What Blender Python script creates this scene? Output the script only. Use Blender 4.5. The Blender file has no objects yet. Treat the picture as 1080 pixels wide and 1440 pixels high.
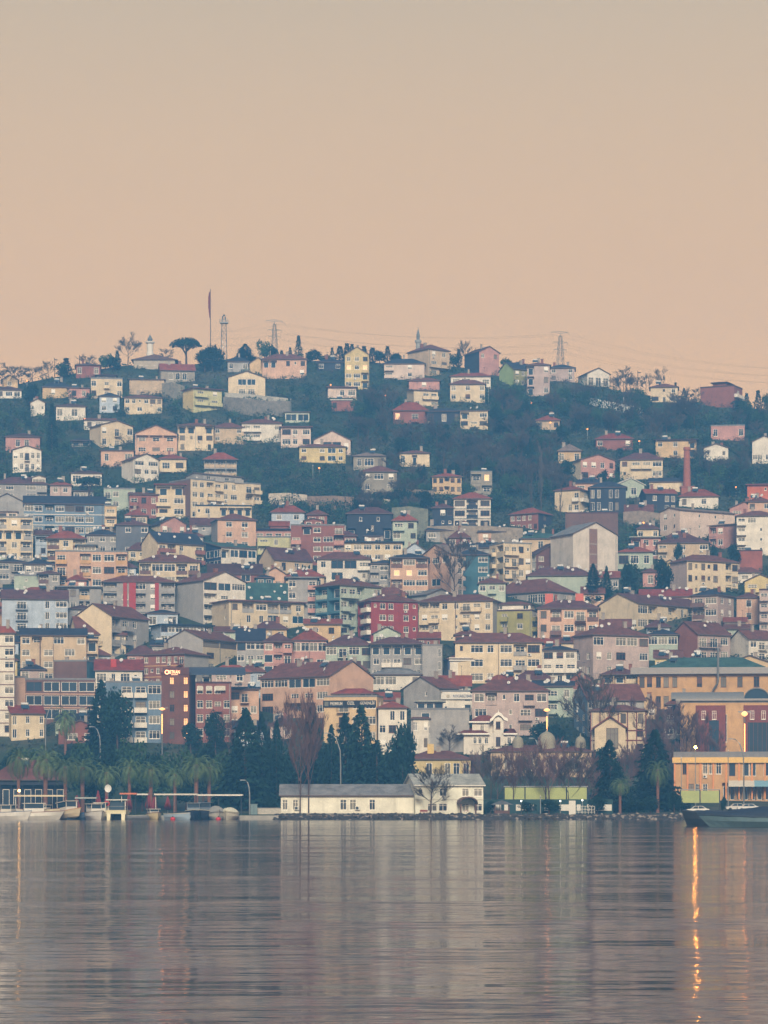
import bpy, math, random
from mathutils import Vector
R_ = math.radians
random.seed(7)
# ------------------------------------------------------------------ camera
F = 3900.0            # focal length in photo pixels (photo 1080 x 1440)
CZ = 3.0              # camera height over the water
HR = 1129.0           # horizon row of the photo
sc = bpy.context.scene
col = sc.collection
cam = bpy.data.cameras.new('camera')
cam.sensor_fit = 'VERTICAL'; cam.sensor_height = 36.0
cam.lens = 36.0 * F / 1440.0
cam.shift_y = (HR - 720.0) / 1440.0
cam.clip_start = 0.5; cam.clip_end = 6000
camo = bpy.data.objects.new('camera', cam); col.objects.link(camo)
camo.location = (0, 0, CZ); camo.rotation_euler = (R_(90), 0, 0)
sc.camera = camo
# ------------------------------------------------------------------ sky
SUN_EL, SUN_AZ = 28.0, 178.0     # soft low sun behind the camera, a little to its left
world = bpy.data.worlds.new('World'); sc.world = world; world.use_nodes = True
nt = world.node_tree; nt.nodes.clear()
def wn(t): return nt.nodes.new(t)
out = wn('ShaderNodeOutputWorld'); bg = wn('ShaderNodeBackground')
tc = wn('ShaderNodeTexCoord'); sep = wn('ShaderNodeSeparateXYZ')
nt.links.new(tc.outputs['Generated'], sep.inputs[0])
ramp = wn('ShaderNodeValToRGB'); cr_ = ramp.color_ramp
stops = [(0.0, (.715, .384, .136)), (0.15, (.71, .379, .134)), (0.208, (.585, .346, .150)), (0.28, (.44, .308, .172)), (0.38, (.33, .26, .19)), (0.6, (.23, .235, .24)), (1.0, (.20, .225, .27))]
cr_.elements[0].position = stops[0][0]; cr_.elements[0].color = (*stops[0][1], 1)
cr_.elements[1].position = stops[-1][0]; cr_.elements[1].color = (*stops[-1][1], 1)
for p, c in stops[1:-1]:
    e = cr_.elements.new(p); e.color = (*c, 1)
nt.links.new(sep.outputs['Z'], ramp.inputs[0])
sky = wn('ShaderNodeTexSky'); sky.sky_type = 'NISHITA'; sky.sun_disc = False
sky.sun_elevation = R_(SUN_EL); sky.sun_rotation = R_(SUN_AZ)
sm = wn('ShaderNodeMixRGB'); sm.blend_type = 'ADD'; sm.inputs[0].default_value = 0.003
cn = wn('ShaderNodeTexNoise'); cn.inputs['Scale'].default_value = 2.2; cn.inputs['Detail'].default_value = 3
cm = wn('ShaderNodeMapping'); cm.inputs['Scale'].default_value = (1, 1, 5)
nt.links.new(tc.outputs['Generated'], cm.inputs[0]); nt.links.new(cm.outputs[0], cn.inputs['Vector'])
cr2 = wn('ShaderNodeMapRange'); cr2.inputs[3].default_value = .95; cr2.inputs[4].default_value = 1.05
nt.links.new(cn.outputs['Fac'], cr2.inputs[0])
mul = wn('ShaderNodeMixRGB'); mul.blend_type = 'MULTIPLY'; mul.inputs[0].default_value = 1
nt.links.new(ramp.outputs[0], mul.inputs[1]); nt.links.new(cr2.outputs[0], mul.inputs[2])
nt.links.new(mul.outputs[0], sm.inputs[1]); nt.links.new(sky.outputs[0], sm.inputs[2])
nt.links.new(sm.outputs[0], bg.inputs[0]); bg.inputs[1].default_value = 1.55
nt.links.new(bg.outputs[0], out.inputs[0])
sun = bpy.data.lights.new('sun', 'SUN'); sun.energy = 5.0; sun.angle = R_(16); sun.color = (1, .86, .65)
suno = bpy.data.objects.new('sun', sun); col.objects.link(suno)
az = R_(SUN_AZ); el = R_(SUN_EL)   # direction towards the sun, azimuth clockwise from +Y
sd = Vector((math.sin(az)*math.cos(el), math.cos(az)*math.cos(el), math.sin(el)))
suno.rotation_euler = sd.to_track_quat('Z', 'Y').to_euler()
# ------------------------------------------------------------------ exposure
sc.view_settings.view_transform = 'Standard'; sc.view_settings.look = 'None'
sc.view_settings.exposure = 0.24; sc.view_settings.gamma = 1.0
sc.cycles.max_bounces = 6; sc.cycles.diffuse_bounces = 2; sc.cycles.glossy_bounces = 3
sc.cycles.volume_bounces = 0; sc.cycles.use_denoising = True
sc.cycles.sample_clamp_indirect = 6.0
# ------------------------------------------------------------------ materials
def lin(c):
    return tuple((v/255/12.92) if v <= 10.3 else ((v/255+.055)/1.055)**2.4 for v in c)
MATS = {}
def newmat(n):
    m = bpy.data.materials.new(n); m.use_nodes = True
    return m, m.node_tree, m.node_tree.nodes['Principled BSDF']
def mk(n, rgb, rough=.8, var=.12, scale=2.0, bump=0.0, metal=0.0, spec=.3, objcol=False, rand=0.0, stretch=(1, 1, 1)):
    """plain surface: colour x noise; objcol takes the object's own colour"""
    if n in MATS: return MATS[n]
    m, t, b = newmat(n); L = t.links.new
    tcn = t.nodes.new('ShaderNodeTexCoord'); mp = t.nodes.new('ShaderNodeMapping'); mp.inputs['Scale'].default_value = stretch
    L(tcn.outputs['Object'], mp.inputs[0])
    ns = t.nodes.new('ShaderNodeTexNoise'); ns.inputs['Scale'].default_value = scale; ns.inputs['Detail'].default_value = 5; ns.inputs['Roughness'].default_value = .65
    L(mp.outputs[0], ns.inputs['Vector'])
    mr = t.nodes.new('ShaderNodeMapRange'); mr.inputs[1].default_value = .3; mr.inputs[2].default_value = .7
    mr.inputs[3].default_value = 1-var; mr.inputs[4].default_value = 1+var*.6
    L(ns.outputs['Fac'], mr.inputs[0])
    mx = t.nodes.new('ShaderNodeMixRGB'); mx.blend_type = 'MULTIPLY'; mx.inputs[0].default_value = 1
    oi = t.nodes.new('ShaderNodeObjectInfo')
    if objcol: L(oi.outputs['Color'], mx.inputs[1])
    else: mx.inputs[1].default_value = (*lin(rgb), 1)
    L(mr.outputs[0], mx.inputs[2]); last = mx.outputs[0]
    if rand:
        r2 = t.nodes.new('ShaderNodeMapRange'); r2.inputs[3].default_value = 1-rand; r2.inputs[4].default_value = 1+rand
        L(oi.outputs['Random'], r2.inputs[0])
        m2 = t.nodes.new('ShaderNodeMixRGB'); m2.blend_type = 'MULTIPLY'; m2.inputs[0].default_value = 1
        L(last, m2.inputs[1]); L(r2.outputs[0], m2.inputs[2]); last = m2.outputs[0]
    L(last, b.inputs['Base Color'])
    b.inputs['Roughness'].default_value = rough; b.inputs['Metallic'].default_value = metal
    b.inputs['Specular IOR Level'].default_value = spec
    if bump:
        bp = t.nodes.new('ShaderNodeBump'); bp.inputs['Strength'].default_value = bump; bp.inputs['Distance'].default_value = .1
        L(ns.outputs['Fac'], bp.inputs['Height']); L(bp.outputs[0], b.inputs['Normal'])
    MATS[n] = m
    return m
def stucco():
    """render/plaster wall in the object's own colour, with blotches and long rain streaks"""
    m = mk('stucco', (200, 200, 200), .88, .22, .38, 0, 0, .2, True)
    t = m.node_tree; L = t.links.new; b = t.nodes['Principled BSDF']
    src = b.inputs['Base Color'].links[0].from_socket
    tcn = t.nodes.new('ShaderNodeTexCoord'); mp = t.nodes.new('ShaderNodeMapping'); mp.inputs['Scale'].default_value = (1.1, 1.1, .22)
    n2 = t.nodes.new('ShaderNodeTexNoise'); n2.inputs['Scale'].default_value = 1; n2.inputs['Detail'].default_value = 4
    L(tcn.outputs['Object'], mp.inputs[0]); L(mp.outputs[0], n2.inputs['Vector'])
    mr = t.nodes.new('ShaderNodeMapRange'); mr.inputs[1].default_value = .5; mr.inputs[2].default_value = .8; mr.inputs[3].default_value = 1; mr.inputs[4].default_value = .80
    L(n2.outputs['Fac'], mr.inputs[0])
    mx = t.nodes.new('ShaderNodeMixRGB'); mx.blend_type = 'MULTIPLY'; mx.inputs[0].default_value = 1
    L(src, mx.inputs[1]); L(mr.outputs[0], mx.inputs[2]); L(mx.outputs[0], b.inputs['Base Color'])
    return m
STUC = stucco()
def rooftile():
    m = mk('roof_tile', (120, 80, 70), .85, .42, .55, 0, 0, .15, True, .10)
    t = m.node_tree; L = t.links.new; b = t.nodes['Principled BSDF']
    src = b.inputs['Base Color'].links[0].from_socket
    tcn = t.nodes.new('ShaderNodeTexCoord')
    wv = t.nodes.new('ShaderNodeTexWave'); wv.bands_direction = 'Z'; wv.inputs['Scale'].default_value = 1.6; wv.inputs['Distortion'].default_value = 1.0
    L(tcn.outputs['Object'], wv.inputs['Vector'])
    mr = t.nodes.new('ShaderNodeMapRange'); mr.inputs[3].default_value = .78; mr.inputs[4].default_value = 1.08
    L(wv.outputs['Fac'], mr.inputs[0])
    mx = t.nodes.new('ShaderNodeMixRGB'); mx.blend_type = 'MULTIPLY'; mx.inputs[0].default_value = 1
    L(src, mx.inputs[1]); L(mr.outputs[0], mx.inputs[2]); L(mx.outputs[0], b.inputs['Base Color'])
    n3 = t.nodes.new('ShaderNodeTexNoise'); n3.inputs['Scale'].default_value = 9
    L(tcn.outputs['Object'], n3.inputs['Vector'])
    bp = t.nodes.new('ShaderNodeBump'); bp.inputs['Strength'].default_value = .5; bp.inputs['Distance'].default_value = .08
    L(n3.outputs['Fac'], bp.inputs['Height']); L(bp.outputs[0], b.inputs['Normal'])
    return m
ROOF = rooftile()
def glassmat(n, dark, light, rough=.12):
    """window glass: each window its own mix of dark room and pale curtain behind the pane"""
    m, t, b = newmat(n); L = t.links.new
    oi = t.nodes.new('ShaderNodeObjectInfo'); rp = t.nodes.new('ShaderNodeValToRGB')
    e = rp.color_ramp.elements; e[0].position = .0; e[0].color = (*dark, 1); e[1].position = 1; e[1].color = (*light, 1)
    x = e.new(.45); x.color = (*[d*1.6 for d in dark], 1); x = e.new(.7); x.color = (*[l*.55 for l in light], 1)
    L(oi.outputs['Random'], rp.inputs[0]); L(rp.outputs[0], b.inputs['Base Color'])
    b.inputs['Roughness'].default_value = rough; b.inputs['Specular IOR Level'].default_value = .5
    MATS[n] = m; return m
GLASS = glassmat('window_glass', (.014, .019, .028), (.24, .22, .18))
DGLASS = glassmat('dark_glass', (.012, .03, .05), (.03, .06, .09), .06)
def emit(n, rgb, s):
    m, t, b = newmat(n); b.inputs['Base Color'].default_value = (*rgb, 1)
    b.inputs['Emission Color'].default_value = (*rgb, 1); b.inputs['Emission Strength'].default_value = s
    MATS[n] = m; return m
LITG = emit('lit_window', (1.0, .48, .20), .75)
LITW = emit('lit_window_pale', (1.0, .80, .50), .75)
LAMP = emit('lamp_glow', (1.0, .30, .05), 3.4)
LAMPB = emit('bright_lamp_glow', (1.0, .33, .05), 220.0)
LAMPY = emit('warm_lamp_glow', (1.0, .52, .14), 14.0)
LAMPW = emit('white_lamp_glow', (1.0, .93, .82), 6.0)
SIGNO = emit('sign_glow', (1.0, .45, .22), 2.6)
FRW = mk('white_frame', (228, 223, 212), .5, .06)
FRB = mk('brown_frame', (92, 62, 52), .6, .1)
WHITEP = mk('white_paint', (205, 200, 190), .5, .08)
DISH = mk('dish_white', (205, 202, 196), .4, .05)
METAL = mk('galvanised_metal', (132, 134, 136), .45, .1, 3, 0, .6)
DARKM = mk('dark_metal', (48, 50, 54), .5, .1, 3, 0, .4)
CONC = mk('concrete', (150, 146, 138), .9, .2, .6, .3)
STONE = mk('rubble_stone', (128, 120, 108), .95, .45, 1.6, .9)
BARK = mk('bark', (84, 66, 56), .95, .3, 3, .5)
TWIG = mk('twig', (80, 70, 64), .95, .2, 2, 0, 0, .1, False, .18)
TWIGP = mk('purple_twig', (100, 76, 74), .95, .2, 2, 0, 0, .1, False, .15)
PALMT = mk('palm_trunk', (120, 84, 70), .95, .35, 5, .6)
CANV = mk('canvas', (190, 184, 170), .85, .12, 1.5)
def leafmat(n, a, b_, sc_=.5):
    m, t, b = newmat(n); L = t.links.new
    tcn = t.nodes.new('ShaderNodeTexCoord'); ns = t.nodes.new('ShaderNodeTexNoise'); ns.inputs['Scale'].default_value = sc_; ns.inputs['Detail'].default_value = 3
    L(tcn.outputs['Object'], ns.inputs['Vector']); rp = t.nodes.new('ShaderNodeValToRGB')
    e = rp.color_ramp.elements; e[0].position = .35; e[0].color = (*lin(a), 1); e[1].position = .65; e[1].color = (*lin(b_), 1)
    L(ns.outputs['Fac'], rp.inputs[0])
    oi = t.nodes.new('ShaderNodeObjectInfo'); r2 = t.nodes.new('ShaderNodeMapRange'); r2.inputs[3].default_value = .75; r2.inputs[4].default_value = 1.25
    L(oi.outputs['Random'], r2.inputs[0])
    mx = t.nodes.new('ShaderNodeMixRGB'); mx.blend_type = 'MULTIPLY'; mx.inputs[0].default_value = 1
    L(rp.outputs[0], mx.inputs[1]); L(r2.outputs[0], mx.inputs[2]); L(mx.outputs[0], b.inputs['Base Color'])
    b.inputs['Roughness'].default_value = .8; b.inputs['Specular IOR Level'].default_value = .15
    MATS[n] = m; return m
LEAFD = leafmat('conifer_leaf', (16, 38, 33), (30, 56, 45))
LEAFG = leafmat('broad_leaf', (34, 60, 42), (62, 88, 56))
LEAFP = leafmat('palm_leaf', (62, 84, 54), (102, 118, 78))
LEAFS = leafmat('scrub_leaf', (38, 62, 50), (78, 80, 68), .09)
# ------------------------------------------------------------------ mesh helper
class MB:
    def __init__(s): s.v = []; s.f = []; s.m = []
    def quad(s, a, b, c, d, m=0):
        n = len(s.v); s.v += [a, b, c, d]; s.f.append((n, n+1, n+2, n+3)); s.m.append(m)
    def tri(s, a, b, c, m=0):
        n = len(s.v); s.v += [a, b, c]; s.f.append((n, n+1, n+2)); s.m.append(m)
    def poly(s, pts, m=0):
        n = len(s.v); s.v += list(pts); s.f.append(tuple(range(n, n+len(pts)))); s.m.append(m)
    def box(s, x0, y0, z0, x1, y1, z1, m=0):
        n = len(s.v)
        s.v += [(x0,y0,z0),(x1,y0,z0),(x1,y1,z0),(x0,y1,z0),(x0,y0,z1),(x1,y0,z1),(x1,y1,z1),(x0,y1,z1)]
        s.f += [(n,n+3,n+2,n+1),(n+4,n+5,n+6,n+7),(n,n+1,n+5,n+4),(n+1,n+2,n+6,n+5),(n+2,n+3,n+7,n+6),(n+3,n,n+4,n+7)]
        s.m += [m]*6
    def tube(s, pts, rad, n=6, m=0, cap=True):
        """pts list of 3-tuples, rad list"""
        rings = []
        for i, p in enumerate(pts):
            p = Vector(p); a = Vector(pts[max(i-1, 0)]); b = Vector(pts[min(i+1, len(pts)-1)])
            d = (b-a); d = d.normalized() if d.length > 1e-9 else Vector((0, 0, 1))
            u = d.orthogonal().normalized() if abs(d.z) < .99 else Vector((1, 0, 0)); u = (u - d*u.dot(d)).normalized(); w = d.cross(u)
            base = len(s.v)
            for k in range(n):
                t = 2*math.pi*k/n; q = p + (u*math.cos(t) + w*math.sin(t))*rad[i]; s.v.append((q.x, q.y, q.z))
            rings.append(base)
        for i in range(len(rings)-1):
            a, b = rings[i], rings[i+1]
            for k in range(n):
                s.f.append((a+k, a+(k+1) % n, b+(k+1) % n, b+k)); s.m.append(m)
        if cap:
            s.f.append(tuple(rings[0]+k for k in reversed(range(n)))); s.m.append(m)
            s.f.append(tuple(rings[-1]+k for k in range(n))); s.m.append(m)
    def lathe(s, prof, n=12, c=(0, 0, 0), m=0):
        rings = []
        for r, z in prof:
            b = len(s.v)
            for k in range(n):
                t = 2*math.pi*k/n; s.v.append((c[0]+r*math.cos(t), c[1]+r*math.sin(t), c[2]+z))
            rings.append(b)
        for a, b in zip(rings, rings[1:]):
            for k in range(n):
                s.f.append((a+k, a+(k+1) % n, b+(k+1) % n, b+k)); s.m.append(m)
    def mesh(s, name, mats, smooth=False):
        me = bpy.data.meshes.new(name); me.from_pydata(s.v, [], s.f)
        for x in mats: me.materials.append(x)
        if any(s.m): me.polygons.foreach_set('material_index', s.m)
        if smooth: me.polygons.foreach_set('use_smooth', [True]*len(me.polygons))
        me.update(); return me
    def build(s, name, mats, parent=None, loc=(0, 0, 0), rz=0, color=None, smooth=False):
        return link(name, s.mesh(name, mats if isinstance(mats, (list, tuple)) else [mats], smooth), parent, loc, rz, color)
def link(name, me, parent=None, loc=(0, 0, 0), rz=0, color=None):
    o = bpy.data.objects.new(name, me); col.objects.link(o)
    o.location = loc; o.rotation_euler = (0, 0, rz)
    if parent: o.parent = parent
    if color: o.color = (*color, 1)
    return o
def tag(o, label, cat, group=None):
    o['label'] = label; o['category'] = cat
    if group: o['group'] = group
    return o
def thing(name, label, cat, loc, rz=0, group=None):
    return tag(link(name, None, None, loc, rz), label, cat, group)
def struct(o): o['kind'] = 'structure'; return o
# ------------------------------------------------------------------ the land: a flat shore, then a steep hillside
PR = [(496, 1146), (520, 1143), (560, 1138), (585, 1118), (612, 1050), (640, 1000), (700, 900), (775, 800), (845, 700), (915, 600), (985, 515), (1060, 430)]
RG = [(-400, 575), (-100, 552), (0, 543), (60, 531), (120, 521), (190, 512), (260, 511), (330, 503), (420, 505), (500, 507), (600, 512), (660, 516), (720, 528), (800, 533), (860, 545), (920, 556), (1000, 568), (1080, 576), (1200, 588), (1500, 610)]
def lerp_tab(tab, x):
    if x <= tab[0][0]: return tab[0][1]
    for (a, b), (c, d) in zip(tab, tab[1:]):
        if x <= c: return b + (d-b)*(x-a)/(c-a)
    return tab[-1][1]
def inv_tab(tab, r):      # row -> distance
    for (a, b), (c, d) in zip(tab, tab[1:]):
        if r >= d: return a + (c-a)*(b-r)/(b-d)
    return tab[-1][0]
def zrow(row, Y): return CZ + (HR-row)/F*Y
def ground(X, Y):
    px = 540 + X/Y*F
    r = lerp_tab(RG, px); Yr = inv_tab(PR, r); zr = zrow(r, Yr)
    if Y <= Yr: return zrow(lerp_tab(PR, Y), Y)
    d = Y-Yr
    return zr + .10*min(d, 18) - (.0 if d < 18 else .16*(d-18))
def wx(px, Y): return (px-540)/F*Y
def solveY(px, row):
    lo, hi = 496.0, inv_tab(PR, lerp_tab(RG, px))
    if row <= lerp_tab(RG, px): return hi
    return min(hi, inv_tab(PR, row))
def at(px, row):          # a spot on the ground
    Y = solveY(px, row); X = wx(px, Y)
    return X, Y, ground(X, Y), F/Y
# ------------------------------------------------------------------ palette (real wall colours, sRGB)
C = dict(cr=(212,194,164), wh=(220,212,198), gr=(160,156,152), dg=(104,106,112), be=(192,170,142), pk=(188,142,132), pe=(202,166,142),
         og=(196,156,110), rd=(148,64,62), bk=(142,92,82), ye=(208,188,136), ol=(150,144,92), mi=(174,184,168), bl=(112,130,148), lb=(180,190,202),
         br=(116,88,80), mv=(182,162,154), dk=(56,60,72), tl=(72,108,120), sa=(204,176,136), pw=(206,186,172), bb=(114,76,66), nv=(44,56,82), yg=(192,188,144), st=(150,142,128))
RC = dict(b=(112,72,66), r=(136,72,60), d=(50,56,72), g=(62,90,86), y=(122,122,124), x=(128,62,58), p=(98,66,68), s=(160,160,152), t=(82,56,56), h=(128,112,104))
def cl(k, j=0.0):
    c = C[k] if isinstance(k, str) else k; g = (c[0]+c[1]+c[2])/3
    c = lin(tuple(g+(v-g)*1.0 for v in c))
    return tuple(min(.72, max(.01, v*.94*(1+j))) for v in c)
WC = {}
def window_mesh(w, h, kind, fr):
    w = round(w, 1); h = round(h, 1); key = (w, h, kind, fr)
    if key in WC: return WC[key], w, h
    m = MB(); t = .09 if w < 1.6 else .11; y0, y1 = .07, .15
    np_ = {'s': 1, 'w': 2, 't': 2, 'a': 2, 'k': 2, 'L': 2, 'd': 1}.get(kind, max(2, round(w/.9)))
    if kind == 'G': np_ = max(1, round(w/1.6))
    m.box(0, y0, 0, w, y1, t); m.box(0, y0, h-t, w, y1, h); m.box(0, y0, t, t, y1, h-t); m.box(w-t, y0, t, w, y1, h-t)
    for i in range(1, np_):
        x = w*i/np_; m.box(x-t*.4, y0+.01, t, x+t*.4, y1, h-t)
    if kind in 'wWLg' and h > 1.2: m.box(t, y0+.015, h*.70, w-t, y1, h*.70+t*.6)
    m.quad((0, .14, 0), (w, .14, 0), (w, .14, h), (0, .14, h), 1)
    if kind in 'wWsaL': m.box(-.06, -.07, -.09, w+.06, y0, -.005)
    if kind == 'k':                                   # white roller shutter or awning over the pane
        m.box(t*.5, .03, h*.35, w-t*.5, .065, h-.02)
    if kind == 'a':                                   # arch infill in the upper corners
        for sx in (0, 1):
            pts = [(w*sx, .05, h)] + [(w/2+(-1 if sx == 0 else 1)*w/2*math.sin(a), .05, h-w/2+w/2*math.cos(a)) for a in [i*math.pi/12 for i in range(7)]]
            m.poly(pts, 0)
    mats = [FRW if fr == 'w' else FRB, {'L': LITG, 'G': DGLASS, 'o': DGLASS}.get(kind, GLASS)]
    WC[key] = m.mesh('window', mats); return WC[key], w, h
BC = {}
def balcony_mesh(w, kind, d=1.15):
    w = round(w, 1); key = (w, kind, d)
    if key in BC: return BC[key]
    m = MB()
    if d > 0: m.box(0, -d, -.16, w, 0, 0)
    y = -d
    if kind == 'b':
        m.box(0, y-.02, -.2, w, y+.1, .95)
        if d > 0: m.box(0, y+.1, 0, .1, 0, .95); m.box(w-.1, y+.1, 0, w, 0, .95)
    else:
        m.box(0, y-.01, .92, w, y+.05, .99, 1)
        n = max(4, int(w/.22))
        for i in range(n+1):
            x = i*(w-.04)/n; m.box(x, y, 0, x+.04, y+.04, .92, 1)
        if d > 0: m.box(0, y+.05, .92, .05, 0, .99, 1); m.box(w-.05, y+.05, .92, w, 0, .99, 1)
    BC[key] = m.mesh('balcony', [STUC, DARKM]); return BC[key]
DISHM = []
def dish_mesh():
    if DISHM: return DISHM[0]
    m = MB(); m.tube([(0, 0, -.6), (0, 0, .45)], [.03, .03], 5, 1)
    d = Vector((-.25, -.85, .45)).normalized(); u = d.orthogonal().normalized(); w = d.cross(u); c0 = Vector((0, 0, .5))
    prof = [(0.0, -.10), (.22, -.075), (.42, 0.0)]; n = 12; rings = []
    for r, o in prof:
        b = len(m.v)
        for k in range(n):
            q = c0 + d*o + (u*math.cos(2*math.pi*k/n) + w*math.sin(2*math.pi*k/n))*r; m.v.append(tuple(q))
        rings.append(b)
    for a, b in zip(rings, rings[1:]):
        for k in range(n): m.f.append((a+k, a+(k+1) % n, b+(k+1) % n, b+k)); m.m.append(0)
    p = c0 + d*.45; m.tube([tuple(c0 - Vector((0, 0, .3))), tuple(p)], [.02, .02], 4, 1); m.box(p.x-.05, p.y-.05, p.z-.05, p.x+.05, p.y+.05, p.z+.05, 1)
    DISHM.append(m.mesh('satellite_dish', [DISH, METAL])); return DISHM[0]
def facade(m, root, o, ud, nd, W, H, n, spec, frame, rz, colr, acc, wm, rng, zb=0.0):
    """one wall: storey bands of cells, each with its opening, reveal, window or balcony.
    o origin at the lower outer corner, ud along the wall, nd inward"""
    def P(u, v, d=0.0): return (o[0]+ud[0]*u+nd[0]*d, o[1]+ud[1]*u+nd[1]*d, o[2]+v)
    rows = spec.split('/') if spec else ['.']
    sh = H/n; jit = {}
    for s in range(n):
        row = rows[min(s, len(rows)-1)] or '.'
        v0 = H-(s+1)*sh; v1 = H-s*sh; k = sh/3.0; nc = len(row); cw = W/nc
        for c, ch in enumerate(row):
            u0, u1 = c*cw, (c+1)*cw; mid = (u0+u1)/2
            if ch == '.': m.quad(P(u0, v0), P(u1, v0), P(u1, v1), P(u0, v1), wm); continue
            if ch in 'wkLa': w, h, b = min(1.5, cw*.66), 1.6*k, .75*k
            elif ch == 'W': w, h, b = min(cw*.8, 3.2), 1.6*k, .75*k
            elif ch == 's': w, h, b = min(.75, cw*.5), .95*k, 1.2*k
            elif ch == 't': w, h, b = min(1.1, cw*.6), 2.0*k, .35*k
            elif ch == 'd': w, h, b = min(1.1, cw*.6), 2.1*k, .05
            elif ch in 'br': w, h, b = min(cw*.72, 2.4), 2.05*k, .12
            elif ch == 'g': w, h, b = cw*.94, 1.75*k, .75*k
            elif ch == 'G': w, h, b = cw*.90, 2.1*k, .45*k
            else: w, h, b = cw*.92, 2.45*k, .12         # l, o : recess
            if ch in 'wWskt':
                if c not in jit: jit[c] = (rng.uniform(-.14, .10), rng.uniform(-.07, .07))
                w *= 1+jit[c][0]; mid += cw*jit[c][1]
            w = max(.4, round(w, 1)); h = max(.5, round(h, 1))
            if ch in 'ws' and rng.random() < .05: m.quad(P(u0, v0), P(u1, v0), P(u1, v1), P(u0, v1), wm); continue
            if w > cw-.05: w = cw-.05
            a0, a1 = mid-w/2, mid+w/2; b0 = v0+b; b1 = min(b0+h, v1-.04); dp = 1.3 if ch in 'lo' else .16
            m.quad(P(u0, v0), P(a0, v0), P(a0, v1), P(u0, v1), wm); m.quad(P(a1, v0), P(u1, v0), P(u1, v1), P(a1, v1), wm)
            m.quad(P(a0, v0), P(a1, v0), P(a1, b0), P(a0, b0), wm); m.quad(P(a0, b1), P(a1, b1), P(a1, v1), P(a0, v1), wm)
            m.quad(P(a0, b0), P(a1, b0), P(a1, b0, dp), P(a0, b0, dp), wm); m.quad(P(a0, b1, dp), P(a1, b1, dp), P(a1, b1), P(a0, b1), wm)
            m.quad(P(a0, b0), P(a0, b0, dp), P(a0, b1, dp), P(a0, b1), wm); m.quad(P(a1, b0, dp), P(a1, b0), P(a1, b1), P(a1, b1, dp), wm)
            if ch in 'lo':
                m.quad(P(a0, b0, dp), P(a1, b0, dp), P(a1, b1, dp), P(a0, b1, dp), wm)
                ww = round(min(w*.7, 2.2), 1); hh = round(min(2.0*k, b1-b0-.2), 1)
                me, ww, hh = window_mesh(ww, hh, 'W' if ch == 'l' else 'G', frame)
                link('window', me, root, P(mid-ww/2, b0+.05, dp-.2), rz)
                if ch == 'l': link('balcony', balcony_mesh(w, 'b', 0.0), root, P(a0, b0+.02, .02), rz, acc)
                continue
            kd = {'b': 'W', 'r': 'W'}.get(ch, ch)
            if kd == 'w' and rng.random() < .16: kd = 'k'
            if ch in 'wW.' and rng.random() < .10 and b0 > .9: link('air_conditioner', ac_mesh(), root, P(a0+.1, b0-.78, -.02), rz)
            me, ww, hh = window_mesh(w, b1-b0, kd, frame if rng.random() > .12 else 'b')
            link('door' if ch == 'd' else 'window', me, root, P(a0+(w-ww)/2, b0, 0), rz)
            if ch in 'br':
                bw = round(cw*.92, 1)
                link('balcony', balcony_mesh(bw, ch), root, P(mid-bw/2, v0+.12, 0), rz, acc)
HM = []; AM = []
def heater_mesh():
    if not HM:
        m = MB(); m.quad((-.9, -.8, .1), (.9, -.8, .1), (.9, .5, .95), (-.9, .5, .95), 1); m.quad((-.9, .52, .93), (.9, .52, .93), (.9, -.78, .08), (-.9, -.78, .08), 2)
        m.tube([(-.8, .6, 1.15), (.8, .6, 1.15)], [.26, .26], 8, 0)
        for x in (-.7, .7): m.box(x-.04, .5, -.4, x+.04, .6, 1.0, 2); m.box(x-.04, -.75, -.5, x+.04, -.68, .15, 2)
        HM.append(m.mesh('water_heater', [DISH, DGLASS, METAL]))
    return HM[0]
def aerial_mesh():
    if not AM:
        m = MB(); m.tube([(0, 0, 0), (0, 0, 2.8)], [.035, .03], 4); m.tube([(-.6, 0, 2.7), (.6, 0, 2.7)], [.025, .025], 4)
        for i in range(5): x = -.5+.25*i; m.tube([(x, -.35+.04*i, 2.7), (x, .35-.04*i, 2.7)], [.02, .02], 3)
        AM.append(m.mesh('aerial', [DARKM]))
    return AM[0]
ACM = []
def ac_mesh():
    if not ACM:
        m = MB(); m.box(0, -.34, 0, .8, 0, .55); m.tube([(.28, -.36, .27), (.28, -.342, .27)], [.2, .2], 8, 1); ACM.append(m.mesh('air_conditioner', [WHITEP, DARKM]))
    return ACM[0]
FOOT = []; BLD = {}
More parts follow.
